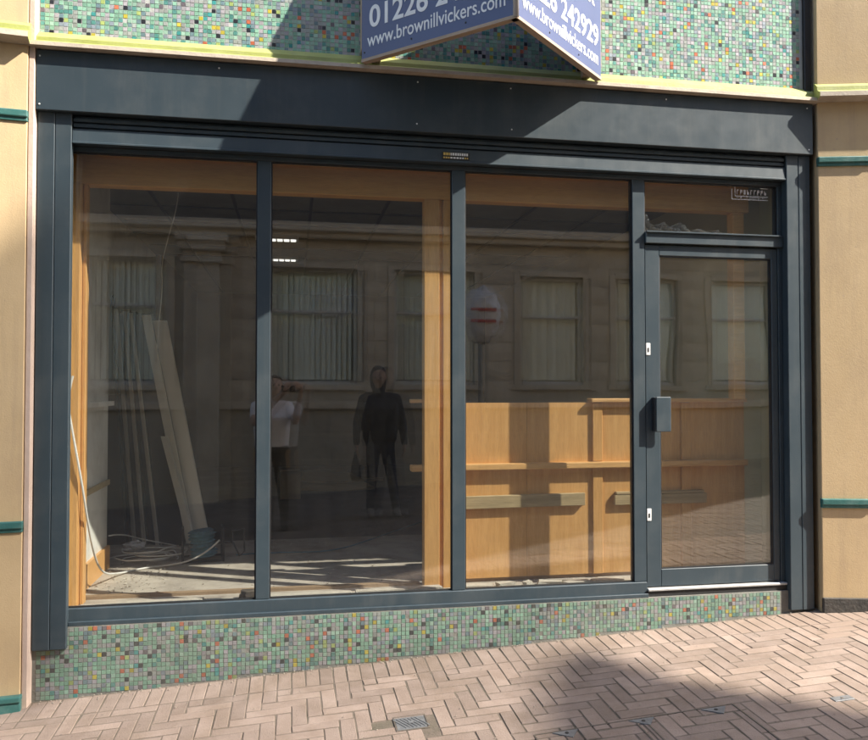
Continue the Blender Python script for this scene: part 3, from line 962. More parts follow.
plank('white_plank', (-0.735, 1.86, FZ), (-1.10, 2.03, 2.09), (0.11, -0.02, 0), 0.02, 'white_board', 'widest white plank at the right of the leaning boards', G1)
plank('white_plank', (-0.775, 1.77, FZ), (-1.005, 1.86, 1.18), (0.05, -0.02, 0), 0.02, 'white_board', 'shorter white plank overlaying the lower half of the others', G1)
tube('hook', [(-1.46, 2.25, 2.205), (-1.462, 2.25, 2.29), (-1.44, 2.24, 2.31), (-1.425, 2.23, 2.29), (-1.43, 2.23, 2.2)], 0.006, 'black_metal', None, 2,
     label='small dark wire hook above the leaning boards', cat='hook')

# ------------------------------------------------------------------ cable reel, cables, dust heap
reel = thing('cable_reel', (-0.62, 1.27, FZ), 'blue rope wound on a small dark metal frame reel on the dusty floor', 'reel', rz=R(8))
ORI[reel.name] = Vector((0, 0, 0))
def rl(nm, me, m_, loc=(0, 0, 0), rot=(0, 0, 0)):
    return link(nm, me, m_, reel, loc, rot, local=True)
bm = bmesh.new()
prof = [(0.0, 0.075)]
n = 40
rings = 26
verts = []
for i in range(rings + 1):
    t_ = i / rings
    r_ = 0.082 + 0.012 * math.sin(t_ * rings * 1.9) + 0.008 * math.sin(t_ * 9) - 0.012 * abs(t_ - .5)
    ring = []
    for k in range(n):
        a_ = 2 * math.pi * k / n
        rr2 = r_ + 0.004 * math.sin(3 * a_ + t_ * 20)
        ring.append(bm.verts.new((-0.11 + 0.22 * t_, rr2 * math.cos(a_), 0.115 + rr2 * math.sin(a_))))
    verts.append(ring)
for i in range(rings):
    for k in range(n):
        bm.faces.new((verts[i][k], verts[i][(k + 1) % n], verts[i + 1][(k + 1) % n], verts[i + 1][k]))
bm.faces.new(verts[0]); bm.faces.new(verts[-1][::-1])
bmesh.ops.recalc_face_normals(bm, faces=bm.faces)
bmesh.ops.translate(bm, vec=(0, 0, -0.115), verts=bm.verts)
bmesh.ops.scale(bm, vec=(0.85, 1.0, 1.0), verts=bm.verts)
rl('rope', bm_mesh(bm, 'rope', True), 'rope', (0, 0, 0.118), (R(4), R(84), 0))
def rtube(nm, pts, r_, m_='black_metal', cyc=False):
    o = tube(nm, pts, r_, m_, None, 2, cyc, False)
    p_ = o.location.copy()
    o.parent = reel
    o.location = p_
    return o
for sx_ in (-0.135, 0.135):
    rtube('end_frame', [(sx_, -0.10, 0.008), (sx_, 0.10, 0.008), (sx_, 0.10, 0.225), (sx_, -0.10, 0.225)], 0.008, cyc=True)
for y_, z_ in ((-0.10, 0.012), (0.10, 0.012), (-0.1, 0.222)):
    rtube('tie_bar', [(-0.135, y_, z_), (0.135, y_, z_)], 0.007) if (y_, z_) != (-0.1, 0.222) else None
rtube('axle', [(-0.16, 0, 0.115), (0.20, 0, 0.115)], 0.007)
rtube('crank', [(0.20, 0, 0.115), (0.20, -0.04, 0.20), (0.28, -0.04, 0.215), (0.285, -0.03, 0.05), (0.25, -0.02, 0.02), (0.20, 0.03, 0.12)], 0.007)
tube('white_cable', [(-1.20, 0.14, 1.62), (-1.23, 0.135, 1.50), (-1.195, 0.13, 1.30), (-1.14, 0.13, 1.0), (-1.12, 0.22, 0.70), (-1.13, 0.5, 0.44), (-1.10, 0.9, FZ + .01),
     (-0.98, 1.05, FZ + .008), (-0.83, 1.10, FZ + .008), (-0.68, 1.05, FZ + .04), (-0.55, 1.16, FZ + .1), (-0.50, 1.2, FZ + .15)], 0.006, 'cable_white',
     label='long white cable dropping beside the left oak post to the reel', cat='cable')
lp = []
for i in range(60):
    a_ = i * 0.42
    r_ = 0.16 + 0.05 * math.sin(i * 0.31)
    lp.append((-0.98 + r_ * 1.15 * math.cos(a_) + 0.04 * math.sin(i * .2), 1.30 + 0.75 * r_ * math.sin(a_), FZ + 0.008 + 0.0012 * i + 0.02 * (i % 7 == 3)))
lp += [(-0.8, 1.55, FZ + .05), (-1.1, 1.6, FZ + .1), (-1.17, 1.3, FZ + .2), (-1.2, 1.05, FZ + .23)]
tube('cable_coil', lp, 0.0045, 'cable_white', label='loose coil of white cable on the floor left of the blue reel', cat='cable')
tube('thin_cable', [(-0.40, 1.38, FZ + .006), (-0.1, 1.42, FZ + .006), (0.3, 1.35, FZ + .006), (0.7, 1.9, FZ + .006), (1.2, 2.6, FZ + .006)], 0.005, 'rope',
     label='thin blue rope trailing across the sunlit floor', cat='rope')
tube('hanging_wire', [(-0.85, 1.6, 3.02), (-0.86, 1.6, 2.9), (-0.91, 1.6, 2.72), (-0.97, 1.6, 2.47), (-0.955, 1.6, 2.3), (-0.99, 1.6, 1.98), (-1.0, 1.62, 1.75)], 0.0035, 'cable_white',
     label='thin white wire hanging from the ceiling behind the first pane', cat='wire')
bm = bmesh.new()
bmesh.ops.create_icosphere(bm, subdivisions=3, radius=0.05)
for v in bm.verts:
    k = 1 + 0.35 * math.sin(v.co.x * 130) * math.sin(v.co.y * 110 + 1) * math.sin(v.co.z * 120 + 2)
    v.co = Vector((v.co.x * 1.5 * k, v.co.y * k, v.co.z * 0.75 * k))
tag(link('crumpled_wrapper', bm_mesh(bm, 'crumpled_wrapper'), 'bag_plastic', None, (-1.11, 1.42, FZ + 0.105 - 0.02)),
    'crumpled pale plastic wrapper on the floor at the foot of the boards', 'wrapper')
# litter of flakes near the pier: nobody could count it
V, F = [], []
for i in range(260):
    x_, y_ = rr.gauss(-1.0, 0.14), rr.gauss(0.75, 0.28)
    if rr.random() < 0.3:
        x_, y_ = rr.uniform(-1.1, 0.7), rr.uniform(0.4, 1.9)
    if y_ < 0.36 or x_ < -1.2:
        continue
    s_ = rr.uniform(0.002, 0.011)
    a_ = rr.uniform(0, 6.3)
    b0 = len(V)
    for k in range(4):
        q_ = a_ + k * 1.57 + rr.uniform(-.3, .3)
        V.append((x_ + s_ * math.cos(q_), y_ + s_ * rr.uniform(.4, 1) * math.sin(q_), FZ + 0.002 + rr.uniform(0, .008)))
    V.append((x_, y_, FZ + 0.0))
    F.append((b0, b0 + 1, b0 + 2, b0 + 3))
    F += [(b0 + k, b0 + 4, b0 + (k + 1) % 4) for k in range(4)]
me = bpy.data.meshes.new('litter')
me.from_pydata(V, [], F)
tag(link('floor_litter', me, 'offcut'), 'scattered flakes and dust on the shop floor', 'litter', kind='stuff')
# carton and a heap of broken sheet further back
cb = thing('carton', (-0.02, 4.3, FZ), 'plain brown carton standing at the back of the dark shop', 'box')
box('carton_body', -0.13, 0.09, 4.25, 4.5, FZ, FZ + 0.30, 'card', cb, 0.004)
fp = box('flap', -0.13, 0.09, 4.13, 4.248, FZ + 0.296, FZ + 0.30, 'card', cb)
fp.rotation_euler = (R(-18), 0, 0)
sheet = []
for i, (x_, y_, z_, a_, t1) in enumerate(((0.45, 5.0, .02, 8, 3), (0.62, 5.15, .06, -12, -4), (0.35, 5.3, .10, 20, 6))):
    bm = bmesh.new()
    pts = [(-.45, -.3), (.1, -.36), (.5, -.22), (.46, .25), (.0, .33), (-.4, .28)]
    top = [bm.verts.new((px_, py_, .008)) for px_, py_ in pts]
    bot = [bm.verts.new((px_, py_, -.008)) for px_, py_ in pts]
    bm.faces.new(top); bm.faces.new(bot[::-1])
    for k in range(6):
        bm.faces.new((bot[k], bot[(k + 1) % 6], top[(k + 1) % 6], top[k]))
    o = link('broken_board', bm_mesh(bm, 'broken_board'), 'card', None, (x_, y_, FZ + z_ + .03), (R(t1), R(t1 * .6), R(a_)))
    tag(o, ['broken brown sheet lowest in the heap at the back of the shop', 'broken brown sheet in the middle of the heap at the back',
            'broken brown sheet on top of the heap at the back'][i], 'sheet', 'heap of broken sheets')
# ceiling lights
for i, (y_, lb) in enumerate(((3.2, 'nearer louvred strip light on the shop ceiling'), (4.4, 'farther louvred strip light on the shop ceiling'))):
    t_ = thing('ceiling_light', (-0.25, y_, 3.0), lb, 'light', 'strip lights on the shop ceiling')
    box('housing', -0.36, 0.05, y_ - .06, y_ + .06, 2.985, 3.017, 'white', t_, 0.004)
    for k in range(6):
        xx = -0.345 + k * 0.064
        box('louvre', xx, xx + 0.05, y_ - .05, y_ + .05, 2.978, 2.9845, 'lit', t_)
# crumpled clear film along the fanlight
bm = bmesh.new()
nx_, nz_ = 70, 14
rf = random.Random(4)
gv = []
for i in range(nx_ + 1):
    row = []
    for j in range(nz_ + 1):
        u_, v_ = i / nx_, j / nz_
        h = 0.13 * (1 - 0.75 * u_) * (0.75 + 0.25 * math.sin(u_ * 23) * math.sin(u_ * 7 + 1))
        row.append(bm.verts.new((2.115 + 0.60 * u_ + rf.uniform(-.004, .004), 0.085 + rf.uniform(-.018, .018) + 0.02 * math.sin(u_ * 31 + v_ * 9), 2.512 + h * v_)))
    gv.append(row)
for i in range(nx_):
    for j in range(nz_):
        bm.faces.new((gv[i][j], gv[i + 1][j], gv[i + 1][j + 1], gv[i][j + 1]))
fo = link('clear_film', bm_mesh(bm, 'clear_film'), 'film')
sm = fo.modifiers.new('s', 'SOLIDIFY'); sm.thickness = 0.001
tag(fo, 'crumpled clear plastic film lying along the foot of the glass over the door', 'film')

# grit and crumbs where the paving meets the wall
V, F = [], []
rg = random.Random(21)
for i in range(420):
    x_ = rg.uniform(-1.3, 3.2)
    y_ = -0.075 - abs(rg.gauss(0, 0.03)) if rg.random() < 0.75 else rg.uniform(-1.5, -0.1)
    s_ = rg.uniform(0.0015, 0.006)
    b0 = len(V)
    z_ = gz(x_, y_) + 0.0015
    for k in range(4):
        q_ = k * 1.57 + rg.uniform(-.4, .4)
        V.append((x_ + s_ * math.cos(q_), y_ + s_ * math.sin(q_), z_))
    V.append((x_, y_, z_ + s_ * rg.uniform(.5, 1)))
    F.append((b0 + 3, b0 + 2, b0 + 1, b0))
    F += [(b0 + k, b0 + (k + 1) % 4, b0 + 4) for k in range(4)]
me = bpy.data.meshes.new('pavement_grit')
me.from_pydata(V, [], F)
tag(link('pavement_grit', me, 'grit'), 'loose grit along the foot of the mosaic wall', 'grit', kind='stuff')

# ------------------------------------------------------------------ covers in the pavement
def on_ground(x_, y_, dz=0.0):
    return (x_, y_, gz(x_, y_) + dz)
PT = TH - 0.006          # paver top above the plane
GQ = ground_q.to_euler()
cv = thing('stopcock_cover', on_ground(COVER[0], COVER[1], -0.0145), 'small square grey metal cover set among the pavers', 'cover')
cv.rotation_euler = GQ
ORI[cv.name] = Vector((0, 0, 0))
def cvb(nm, a, b, c, d, e, f_, m_, bev=0.001):
    o = box(nm, a, b, c, d, e, f_, m_, None, bev)
    p_ = o.location.copy()
    o.parent = cv
    o.location = p_
    return o
cvb('mortar', -0.125, 0.125, -0.1, 0.1, 0.0, 0.008, 'sand', 0)
for a, b, c, d in ((-.078, .078, -.073, -.065), (-.078, .078, .065, .073), (-.078, -.070, -.0648, .0648), (.070, .078, -.0648, .0648)):
    cvb('cover_frame', a, b, c, d, 0.0005, 0.0135, 'iron')
lid = cvb('lid', -.0695, .0695, -.0645, .0645, 0.001, 0.0115, 'galv')
for k in range(7):
    xx = -.055 + k * .0175
    o = cvb('tread_bar', xx, xx + .007, -.055, .055, 0.0116, 0.0137, 'galv', 0)
    o.rotation_euler = (0, 0, R(28))
cvb('lid_boss', -.012, .012, -.012, .012, 0.0138, 0.0150, 'galv')

mh = thing('manhole_frame', on_ground(1.6, -1.3, -0.0145), 'paver filled manhole frame with thin metal edges and triangular corner plates', 'manhole')
mh.rotation_euler = GQ
def mhb(nm, me, m_, loc, rz=0):
    o = bpy.data.objects.new(nm, me)
    COL.objects.link(o)
    me.materials.append(M[m_])
    o.parent = mh
    o.location = Vector(loc) - Vector((1.6, -1.3, 0))
    o.rotation_euler = (0, 0, rz)
    return o
def strip(x0, y0, x1, y1, wd, h0, h1, nm, m_):
    bm = bmesh.new()
    ln = math.hypot(x1 - x0, y1 - y0)
    add_box(bm, 0, ln, -wd / 2, wd / 2, h0, h1)
    return mhb(nm, bm_mesh(bm, nm), m_, (x0, y0, 0), math.atan2(y1 - y0, x1 - x0))
strip(1.05, -1.150, 2.02, -1.115, 0.007, 0.0, 0.0136, 'edge_bar', 'iron')
strip(1.52, -1.133, 1.52, -1.95, 0.007, 0.0, 0.0137, 'edge_bar', 'iron')
strip(1.565, -1.135, 1.565, -1.95, 0.007, 0.0, 0.0138, 'edge_bar', 'iron')
strip(2.02, -1.12, 2.02, -1.95, 0.007, 0.0, 0.0139, 'edge_bar', 'iron')
strip(1.05, -1.15, 1.05, -1.95, 0.007, 0.0, 0.0139, 'edge_bar', 'iron')
for x_, y_, s_ in ((1.19, -1.155, .06), (1.555, -1.142, .062), (1.915, -1.132, .062)):
    bm = bmesh.new()
    tr = [(-s_, 0), (s_, 0), (0.012, -s_ * 1.05)]
    lo = [bm.verts.new((a, b, 0.002)) for a, b in tr]
    hi = [bm.verts.new((a, b, 0.0152)) for a, b in tr]
    bm.faces.new(hi[::-1]); bm.faces.new(lo)
    for k in range(3):
        bm.faces.new((lo[k], lo[(k + 1) % 3], hi[(k + 1) % 3], hi[k]))
    bmesh.ops.recalc_face_normals(bm, faces=bm.faces)
    cp = mhb('corner_plate', bm_mesh(bm, 'corner_plate'), 'galv', (x_, y_, 0), R(2))
    bm = bmesh.new()
    bmesh.ops.create_cone(bm, cap_ends=True, segments=12, radius1=0.009, radius2=0.009, depth=0.003)
    o = bpy.data.objects.new('key_hole', bm_mesh(bm, 'key_hole'))
    o.data.materials.append(M['rubber'])
    COL.objects.link(o)
    o.parent = cp
    o.location = (0, -s_ * 0.35, 0.0150)
ps = thing('survey_plate', on_ground(2.52, -1.21, -0.0085), 'small flat grey metal plate let into the pavers at the right edge', 'plate')
ps.rotation_euler = GQ
ORI[ps.name] = Vector((0, 0, 0))
for nm, a, b, c, d, e, f_, m_ in (('plate_body', -.05, .05, -.022, .022, -.004, .0088, 'galv'), ('plate_pin', -.006, .006, -.006, .006, .0089, .0105, 'iron')):
    o = box(nm, a, b, c, d, e, f_, m_, None, .001)
    p_ = o.location.copy(); o.parent = ps; o.location = p_

# ------------------------------------------------------------------ opposite side of the street (seen in the glass)
OY = -8.6
opp = thing('opposite_building', (1.5, OY, 0), 'sandstone office building across the street with tall windows and vertical blinds', 'building')
WINS = [(-3.25, -2.10, 1.62, 3.70), (-0.50, 1.10, 1.62, 3.60), (1.62, 3.10, 1.62, 3.60), (3.80, 5.05, 1.62, 3.55), (5.55, 6.80, 1.62, 3.55), (7.4, 8.7, 1.62, 3.55), (-6.3, -4.9, 1.2, 3.6)]
XA, XB, ZT = -9.0, 11.0, 10.4
xs_ = sorted({XA, XB} | {v for w_ in WINS for v in w_[:2]})
for a, b in zip(xs_[:-1], xs_[1:]):
    wn = [w_ for w_ in WINS if abs(w_[0] - a) < 1e-6 and abs(w_[1] - b) < 1e-6]
    if wn:
        w_ = wn[0]
        box('wall', a, b, OY - 0.35, OY, -1.2, w_[2], 'stone_joint', opp)
        box('wall', a, b, OY - 0.35, OY, w_[3], ZT, 'stone_joint', opp)
    else:
        box('wall', a, b, OY - 0.35, OY, -1.2, ZT, 'stone_joint', opp)
box('back_wall', XA, XB, OY - 1.3, OY - 1.2, -1.2, ZT, 'room', opp)
box('roof', XA, XB, OY - 5.0, OY + 0.25, ZT, ZT + 0.3, 'roof', opp)
for z_, d_, h_ in ((4.02, 0.16, 0.10), (4.12, 0.24, 0.14)):
    box('string_course', XA, XB, OY - 0.1, OY + d_, z_, z_ + h_ - .002, 'stone', opp, 0.01)
box('string_course', XA, XB, OY - 0.1, OY + 0.07, 1.22, 1.34, 'stone', opp, 0.01)
box('name_band', XA, XB, OY + 0.001, OY + 0.10, 4.265, 6.3, 'slate_band', opp, 0.01)
# ashlar blocks
bmsh = {}
def block_mesh(lx, lz, mt_):
    k = (round(lx, 2), round(lz, 2), mt_)
    if k not in bmsh:
        bm = bmesh.new()
        add_box(bm, -k[0] / 2, k[0] / 2, -0.006, 0.006, -k[1] / 2, k[1] / 2, 0.003)
        bmsh[k] = bm_mesh(bm, 'stone_block')
        bmsh[k].materials.append(M[mt_])
    return bmsh[k]
CH = 0.33
zrow = 1.36
ro = random.Random(9)
row = 0
rows = []
z_ = 1.36
while z_ < 3.95:
    rows.append((z_, min(CH, 4.0 - z_), 0.85)); z_ += CH
z_ = -0.45
while z_ < 1.1:
    rows.append((z_, 0.41, 1.1)); z_ += 0.42
for row, (z_, h_, bl) in enumerate(rows):
    free = [(XA + 2.5, 8.9)]
    for w_ in WINS + [(-1.80, -1.06, -1, 4.3)]:
        if w_[2] - 0.02 < z_ + h_ and w_[3] + 0.02 > z_:
            nf = []
            for a, b in free:
                if w_[1] + .06 <= a or w_[0] - .06 >= b:
                    nf.append((a, b))
                else:
                    if w_[0] - .06 > a: nf.append((a, w_[0] - .06))
                    if w_[1] + .06 < b: nf.append((w_[1] + .06, b))
            free = nf
    for a, b in free:
        n_ = max(1, round((b - a) / bl))
        st_ = (b - a) / n_
        for k in range(n_):
            o = bpy.data.objects.new('stone_block', block_mesh(st_ - 0.012, h_ - 0.012, 'plinth' if z_ < 1.1 else 'stone'))
            COL.objects.link(o)
            o.parent = opp
            o.location = Vector((a + (k + .5) * st_, OY + ro.uniform(-.004, .004), z_ + h_ / 2)) - ORI[opp.name]
# door case pilaster with capital
pil = box('door_pilaster', -1.70, -1.16, OY, OY + 0.22, -0.5, 3.55, 'stone', opp, 0.01)
for z0, z1, e in ((3.552, 3.64, .05), (3.642, 3.74, .02), (3.742, 3.88, .09), (3.882, 4.0, .13)):
    child_box('capital', -1.70 - e, -1.16 + e, OY + 0.001, OY + 0.22 + e, z0, z1, 'stone', par=pil, bevel=0.01)
for i, (a, b, z0, z1) in enumerate(WINS):
    wn = thing('window', ((a + b) / 2, OY - 0.15, z0))
    wn.parent = opp
    wn.location = Vector(((a + b) / 2, OY - 0.15, z0)) - ORI[opp.name]
    for p_ in ((a - .05, a + .05, z0, z1), (b - .05, b + .05, z0, z1), (a + .05, b - .05, z1 - .06, z1 + .04), (a - .09, b + .09, z0 - .09, z0)):
        box('surround', p_[0], p_[1], OY - 0.05, OY + 0.045, p_[2], p_[3] - .001, 'stone', wn, 0.006)
    for p_ in ((a + .05, a + .10, z0, z1 - .06), (b - .10, b - .05, z0, z1 - .06), (a + .10, b - .10, z1 - .12, z1 - .06), (a + .10, b - .10, z0, z0 + .06), (a + .10, b - .10, z0 + (z1 - z0) * .6, z0 + (z1 - z0) * .6 + .045)):
        box('frame', p_[0], p_[1], OY - 0.12, OY - 0.06, p_[2], p_[3] - .001, 'win_frame', wn, 0.004)
    box('pane', a + .10, b - .10, OY - 0.092, OY - 0.086, z0 + .06, z1 - .12, 'glass_opp', wn)
    bm = bmesh.new()
    xx = a + .11
    while xx < b - .11:
        ang = R(ro.uniform(4, 38))
        dx_, dy_ = 0.045 * math.cos(ang), 0.045 * math.sin(ang)
        bl_ = z0 + 0.08
        vs4 = [bm.verts.new((xx - dx_, -dy_, bl_)), bm.verts.new((xx + dx_, dy_, bl_)), bm.verts.new((xx + dx_, dy_, z1 - .10)), bm.verts.new((xx - dx_, -dy_, z1 - .10))]
        bm.faces.new(vs4)
        xx += 0.088
    me = bm_mesh(bm, 'vertical_blind')
    me.transform(Matrix.Translation((-(a + b) / 2, 0, -z0)))
    o = link('vertical_blind', me, 'blind', wn, ((a + b) / 2, OY - 0.16, z0))
    s_ = o.modifiers.new('s', 'SOLIDIFY'); s_.thickness = 0.003
wt = thing('window_lettering', (0.55, OY - 0.05, 2.9))
wt.parent = opp
wt.location = Vector((0.55, OY - 0.05, 2.9)) - ORI[opp.name]
rs = random.Random(12)
for r_i, (zz, hh, n_) in enumerate(((3.12, .06, 4), (3.02, .06, 6), (2.86, .05, 7), (2.76, .05, 8), (2.66, .05, 8), (2.56, .04, 8), (2.46, .04, 7))):
    for k in range(n_):
        xx = 0.32 + 0.05 * (r_i % 3) + k * .052
        box('stroke', xx, xx + rs.uniform(.018, .036), OY - 0.0845, OY - 0.082, zz, zz + hh * rs.uniform(.6, 1), 'white', wt)
# unseen tower added to carry sheets that shade the left guide and the paving
tb = thing('shade_tower', (13.8, -11, 0), 'added out of view tower with sheets that shade the left guide and the paving', 'tower')
box('shaft', 12.0, 15.6, -12.8, -9.2, -1, 22.5, 'brick', tb, 0.02)
box('parapet', 11.8, 15.8, -13.0, -9.0, 22.5, 23.2, 'stone', tb, 0.03)
for fl_ in range(5):
    z0 = 2.5 + fl_ * 3.9
    for x0 in (12.6, 14.1):
        w_ = box('window', x0, x0 + 0.9, -9.199, -9.15, z0, z0 + 1.8, 'win_frame', tb)
        child_box('pane', x0 + .08, x0 + .82, -9.1495, -9.144, z0 + .08, z0 + 1.72, 'room', par=w_)
BX = 16.9
def shade_sheet_mat(name, open_share):
    m, t, out = new_mat(name)
    tr = N(t, 'ShaderNodeBsdfTransparent')
    df = N(t, 'ShaderNodeBsdfDiffuse')
    df.inputs[0].default_value = (0.4, 0.42, 0.4, 1)
    mx = N(t, 'ShaderNodeMixShader')
    mx.inputs[0].default_value = 1 - open_share
    t.links.new(tr.outputs[0], mx.inputs[1])
    t.links.new(df.outputs[0], mx.inputs[2])
    t.links.new(mx.outputs[0], out.inputs[0])
    return m
def shade_sheet(pts, m_):
    """added netting hung in the plane x = BX; pts are (y, z)"""
    c = Vector((BX, sum(p[0] for p in pts) / len(pts), sum(p[1] for p in pts) / len(pts)))
    me = bpy.data.meshes.new('shade_sheet')
    me.from_pydata([(0, y - c.y, z - c.z) for y, z in pts], [], [tuple(range(len(pts)))])
    me.materials.append(m_)
    o = link('shade_sheet', me, None, tb, c)
    zt = max(p[1] for p in pts)
    yt = [p[0] for p in pts if p[1] == zt][0]
    tube('shade_sheet_pole', [(15.6, -9.35, zt), (BX, -9.35, zt), (BX, yt, zt)], .02, 'black_metal', tb, 2, bez=False)
    return o
def from_wall(x, z, y=-0.09):
    Y = y - (BX - x) / SX
    return (Y, z + SZ * (y - Y))
def from_ground(x, y):
    z = (BX - x) * SZ / SX + gz(x, y)
    return (y - (BX - x) / SX, z)
NA, NB, NC = shade_sheet_mat('dense_shade_sheet', 0.25), shade_sheet_mat('thin_shade_sheet', 0.66), shade_sheet_mat('shade_sheet', 0.04)
shade_sheet([from_wall(-2.7, -0.2), from_wall(-2.7, 1.20), from_wall(-1.13, 2.66), from_wall(-1.13, 0.1), from_wall(-1.3, -0.2)], NA)
shade_sheet([from_wall(-1.12, 0.36), from_wall(1.55, 0.32), from_ground(1.60, -0.12), from_ground(1.60, -1.9), from_ground(-1.9, -1.9), from_ground(-1.9, -0.12)], NB)
shade_sheet([from_ground(1.601, -0.15), from_ground(1.95, -0.80), from_ground(2.5, -1.30), from_ground(3.0, -1.9), from_ground(1.601, -1.9)], NC)
shade_sheet([from_ground(1.60, -0.30), from_ground(1.60, -1.9), from_ground(1.0, -1.9), from_ground(1.1, -1.0), from_ground(1.35, -0.4)], NC)

# street sign wrapped in a plastic bag
sp = thing('bagged_sign_post', (2.62, -6.3, gz(2.62, -6.3)), 'street sign post with its head wrapped in a plastic bag', 'sign post')
g_ = gz(2.62, -6.3)
tube('post', [(2.60, -6.3, g_), (2.60, -6.3, 2.75)], 0.03, 'galv', sp, 4, bez=False)
bm = bmesh.new()
bmesh.ops.create_icosphere(bm, subdivisions=4, radius=1)
for v in bm.verts:
    c = v.co.copy()
    k = 1 + 0.09 * math.sin(c.x * 9 + c.z * 4) * math.sin(c.z * 11 + 1) + 0.05 * math.sin(c.y * 17 + c.x * 13)
    v.co = Vector((c.x * 0.27 * k, c.y * 0.12 * k, c.z * 0.40 * k))
bg_ = link('plastic_bag', bm_mesh(bm, 'plastic_bag', True), 'bag_plastic', sp, (2.62, -6.3, 2.58))
for z_ in (2.66, 2.50):
    child_box('print', 2.44, 2.80, -6.185, -6.17, z_ - .02, z_ + .02, 'red_print', par=bg_)

# ------------------------------------------------------------------ people reflected in the glass
def hull_into(bm, spheres, seg=10):
    t_ = bmesh.new()
    for (x_, y_, z_), r_ in spheres:
        g = bmesh.ops.create_uvsphere(t_, u_segments=seg, v_segments=max(6, seg - 3), radius=r_)
        bmesh.ops.translate(t_, vec=(x_, y_, z_), verts=g['verts'])
    res = bmesh.ops.convex_hull(t_, input=t_.verts)
    junk = list({e for e in res['geom_interior'] if isinstance(e, bmesh.types.BMVert)} | {e for e in res['geom_unused'] if isinstance(e, bmesh.types.BMVert)})
    bmesh.ops.delete(t_, geom=junk, context='VERTS')
    m_ = bpy.data.meshes.new('h')
    t_.to_mesh(m_)
    t_.free()
    bm.from_mesh(m_)
    bpy.data.meshes.remove(m_)


def body_from(prims, mats, voxel, loc, parent, name='body'):
    bm = bmesh.new()
    for sph, mi in prims:
        if len(sph) == 1 or mi == 'H' or sph[0] == 'hull':
            pass
        hull_into(bm, sph)
    me = bm_mesh(bm, name)
    tmp = bpy.data.objects.new('tmp', me)
    COL.objects.link(tmp)
    md = tmp.modifiers.new('r', 'REMESH')
    md.mode = 'VOXEL'
    md.voxel_size = voxel
    s_ = tmp.modifiers.new('s', 'SMOOTH')
    s_.iterations = 4
    s_.factor = 0.5
    dg = bpy.context.evaluated_depsgraph_get()
    out = bpy.data.meshes.new_from_object(tmp.evaluated_get(dg))
    bpy.data.objects.remove(tmp)
    for m_ in mats:
        out.materials.append(M[m_])
    out.polygons.foreach_set('use_smooth', [True] * len(out.polygons))
    segs = []
    for sph, mi in prims:
        for (pa, ra), (pb, rb) in (zip(sph[:-1], sph[1:]) if len(sph) > 1 else [(sph[0], sph[0])]):
            segs.append((Vector(pa), ra, Vector(pb), rb, mi))
    for p in out.polygons:
        c = p.center
        best, bi = 9, 0
        for pa, ra, pb, rb, mi in segs:
            if abs(c.z - pa.z) > 0.6 and abs(c.z - pb.z) > 0.6:
                continue
            ab = pb - pa
            l2 = ab.length_squared
            t_ = max(0, min(1, (c - pa).dot(ab) / l2)) if l2 else 0
            d = (c - pa - ab * t_).length - (ra + (rb - ra) * t_)
            if d < best:
                best, bi = d, mi
        p.material_index = bi
    return link(name, out, None, parent, loc, local=True)


def hand(prims, wrist, palm, dirs, side, mi, finger_dir, curl):
    """palm capsule plus four fingers of unequal length and a thumb off the palm's side"""
    w_, p_ = Vector(wrist), Vector(palm)
    across = Vector(dirs)
    f_ = Vector(finger_dir).normalized()
    c_ = Vector(curl).normalized()
    prims.append(([((w_)[:], 0.027), ((p_ - across * .022)[:], 0.022), ((p_ + across * .022)[:], 0.022)], mi))
    for k, ln in enumerate((0.068, 0.078, 0.072, 0.056)):
        b = p_ + across * (0.03 - 0.02 * k) + f_ * 0.02
        m_ = b + f_ * ln * .5 + c_ * ln * .12
        e = m_ + f_ * ln * .35 + c_ * ln * .4
        prims.append(([(b[:], 0.0105), (m_[:], 0.0095), (e[:], 0.008)], mi))
    b = w_.lerp(p_, .55) + across * 0.03
    m_ = b + across * 0.03 + f_ * 0.022
    e = m_ + across * 0.006 + f_ * 0.035 + c_ * 0.012
    prims.append(([(b[:], 0.013), (m_[:], 0.0115), (e[:], 0.009)], mi))


def legs(prims, mi, shoe, st):
    for s_, (kx, ky, ax, ay) in ((-1, st[0]), (1, st[1])):
        prims.append(([((s_ * .085, 0, .92), .10), ((kx, ky, .50), .068)], mi))
        prims.append(([((kx, ky, .50), .066), ((kx * .5 + ax * .5, (ky + ay) / 2 - .02, .34), .062), ((ax, ay, .10), .052)], mi))
        prims.append(([((ax, ay - .05, .045), .043), ((ax, ay + .03, .06), .05)], shoe))
        prims.append(([((ax, ay + .03, .06), .05), ((ax + s_ * .015, ay + .15, .038), .036)], shoe))


def head(prims, c, mi, look):
    c = Vector(c)
    lk = Vector(look).normalized()
    rt = Vector((lk.y, -lk.x, 0)).normalized()
    prims.append(([((c + Vector((0, 0, .03)) - lk * .015)[:], .088), ((c + lk * .02 - Vector((0, 0, .02)))[:], .076), ((c + lk * .045 - Vector((0, 0, .09)))[:], .042)], mi))
    prims.append(([((c + lk * .092 + Vector((0, 0, .005)))[:], .010), ((c + lk * .105 - Vector((0, 0, .025)))[:], .014)], mi))
    for s_ in (-1, 1):
        prims.append(([((c + rt * s_ * .085 - lk * .005 + Vector((0, 0, .012)))[:], .016), ((c + rt * s_ * .082 - Vector((0, 0, .02)))[:], .012)], mi))
    return c, lk, rt


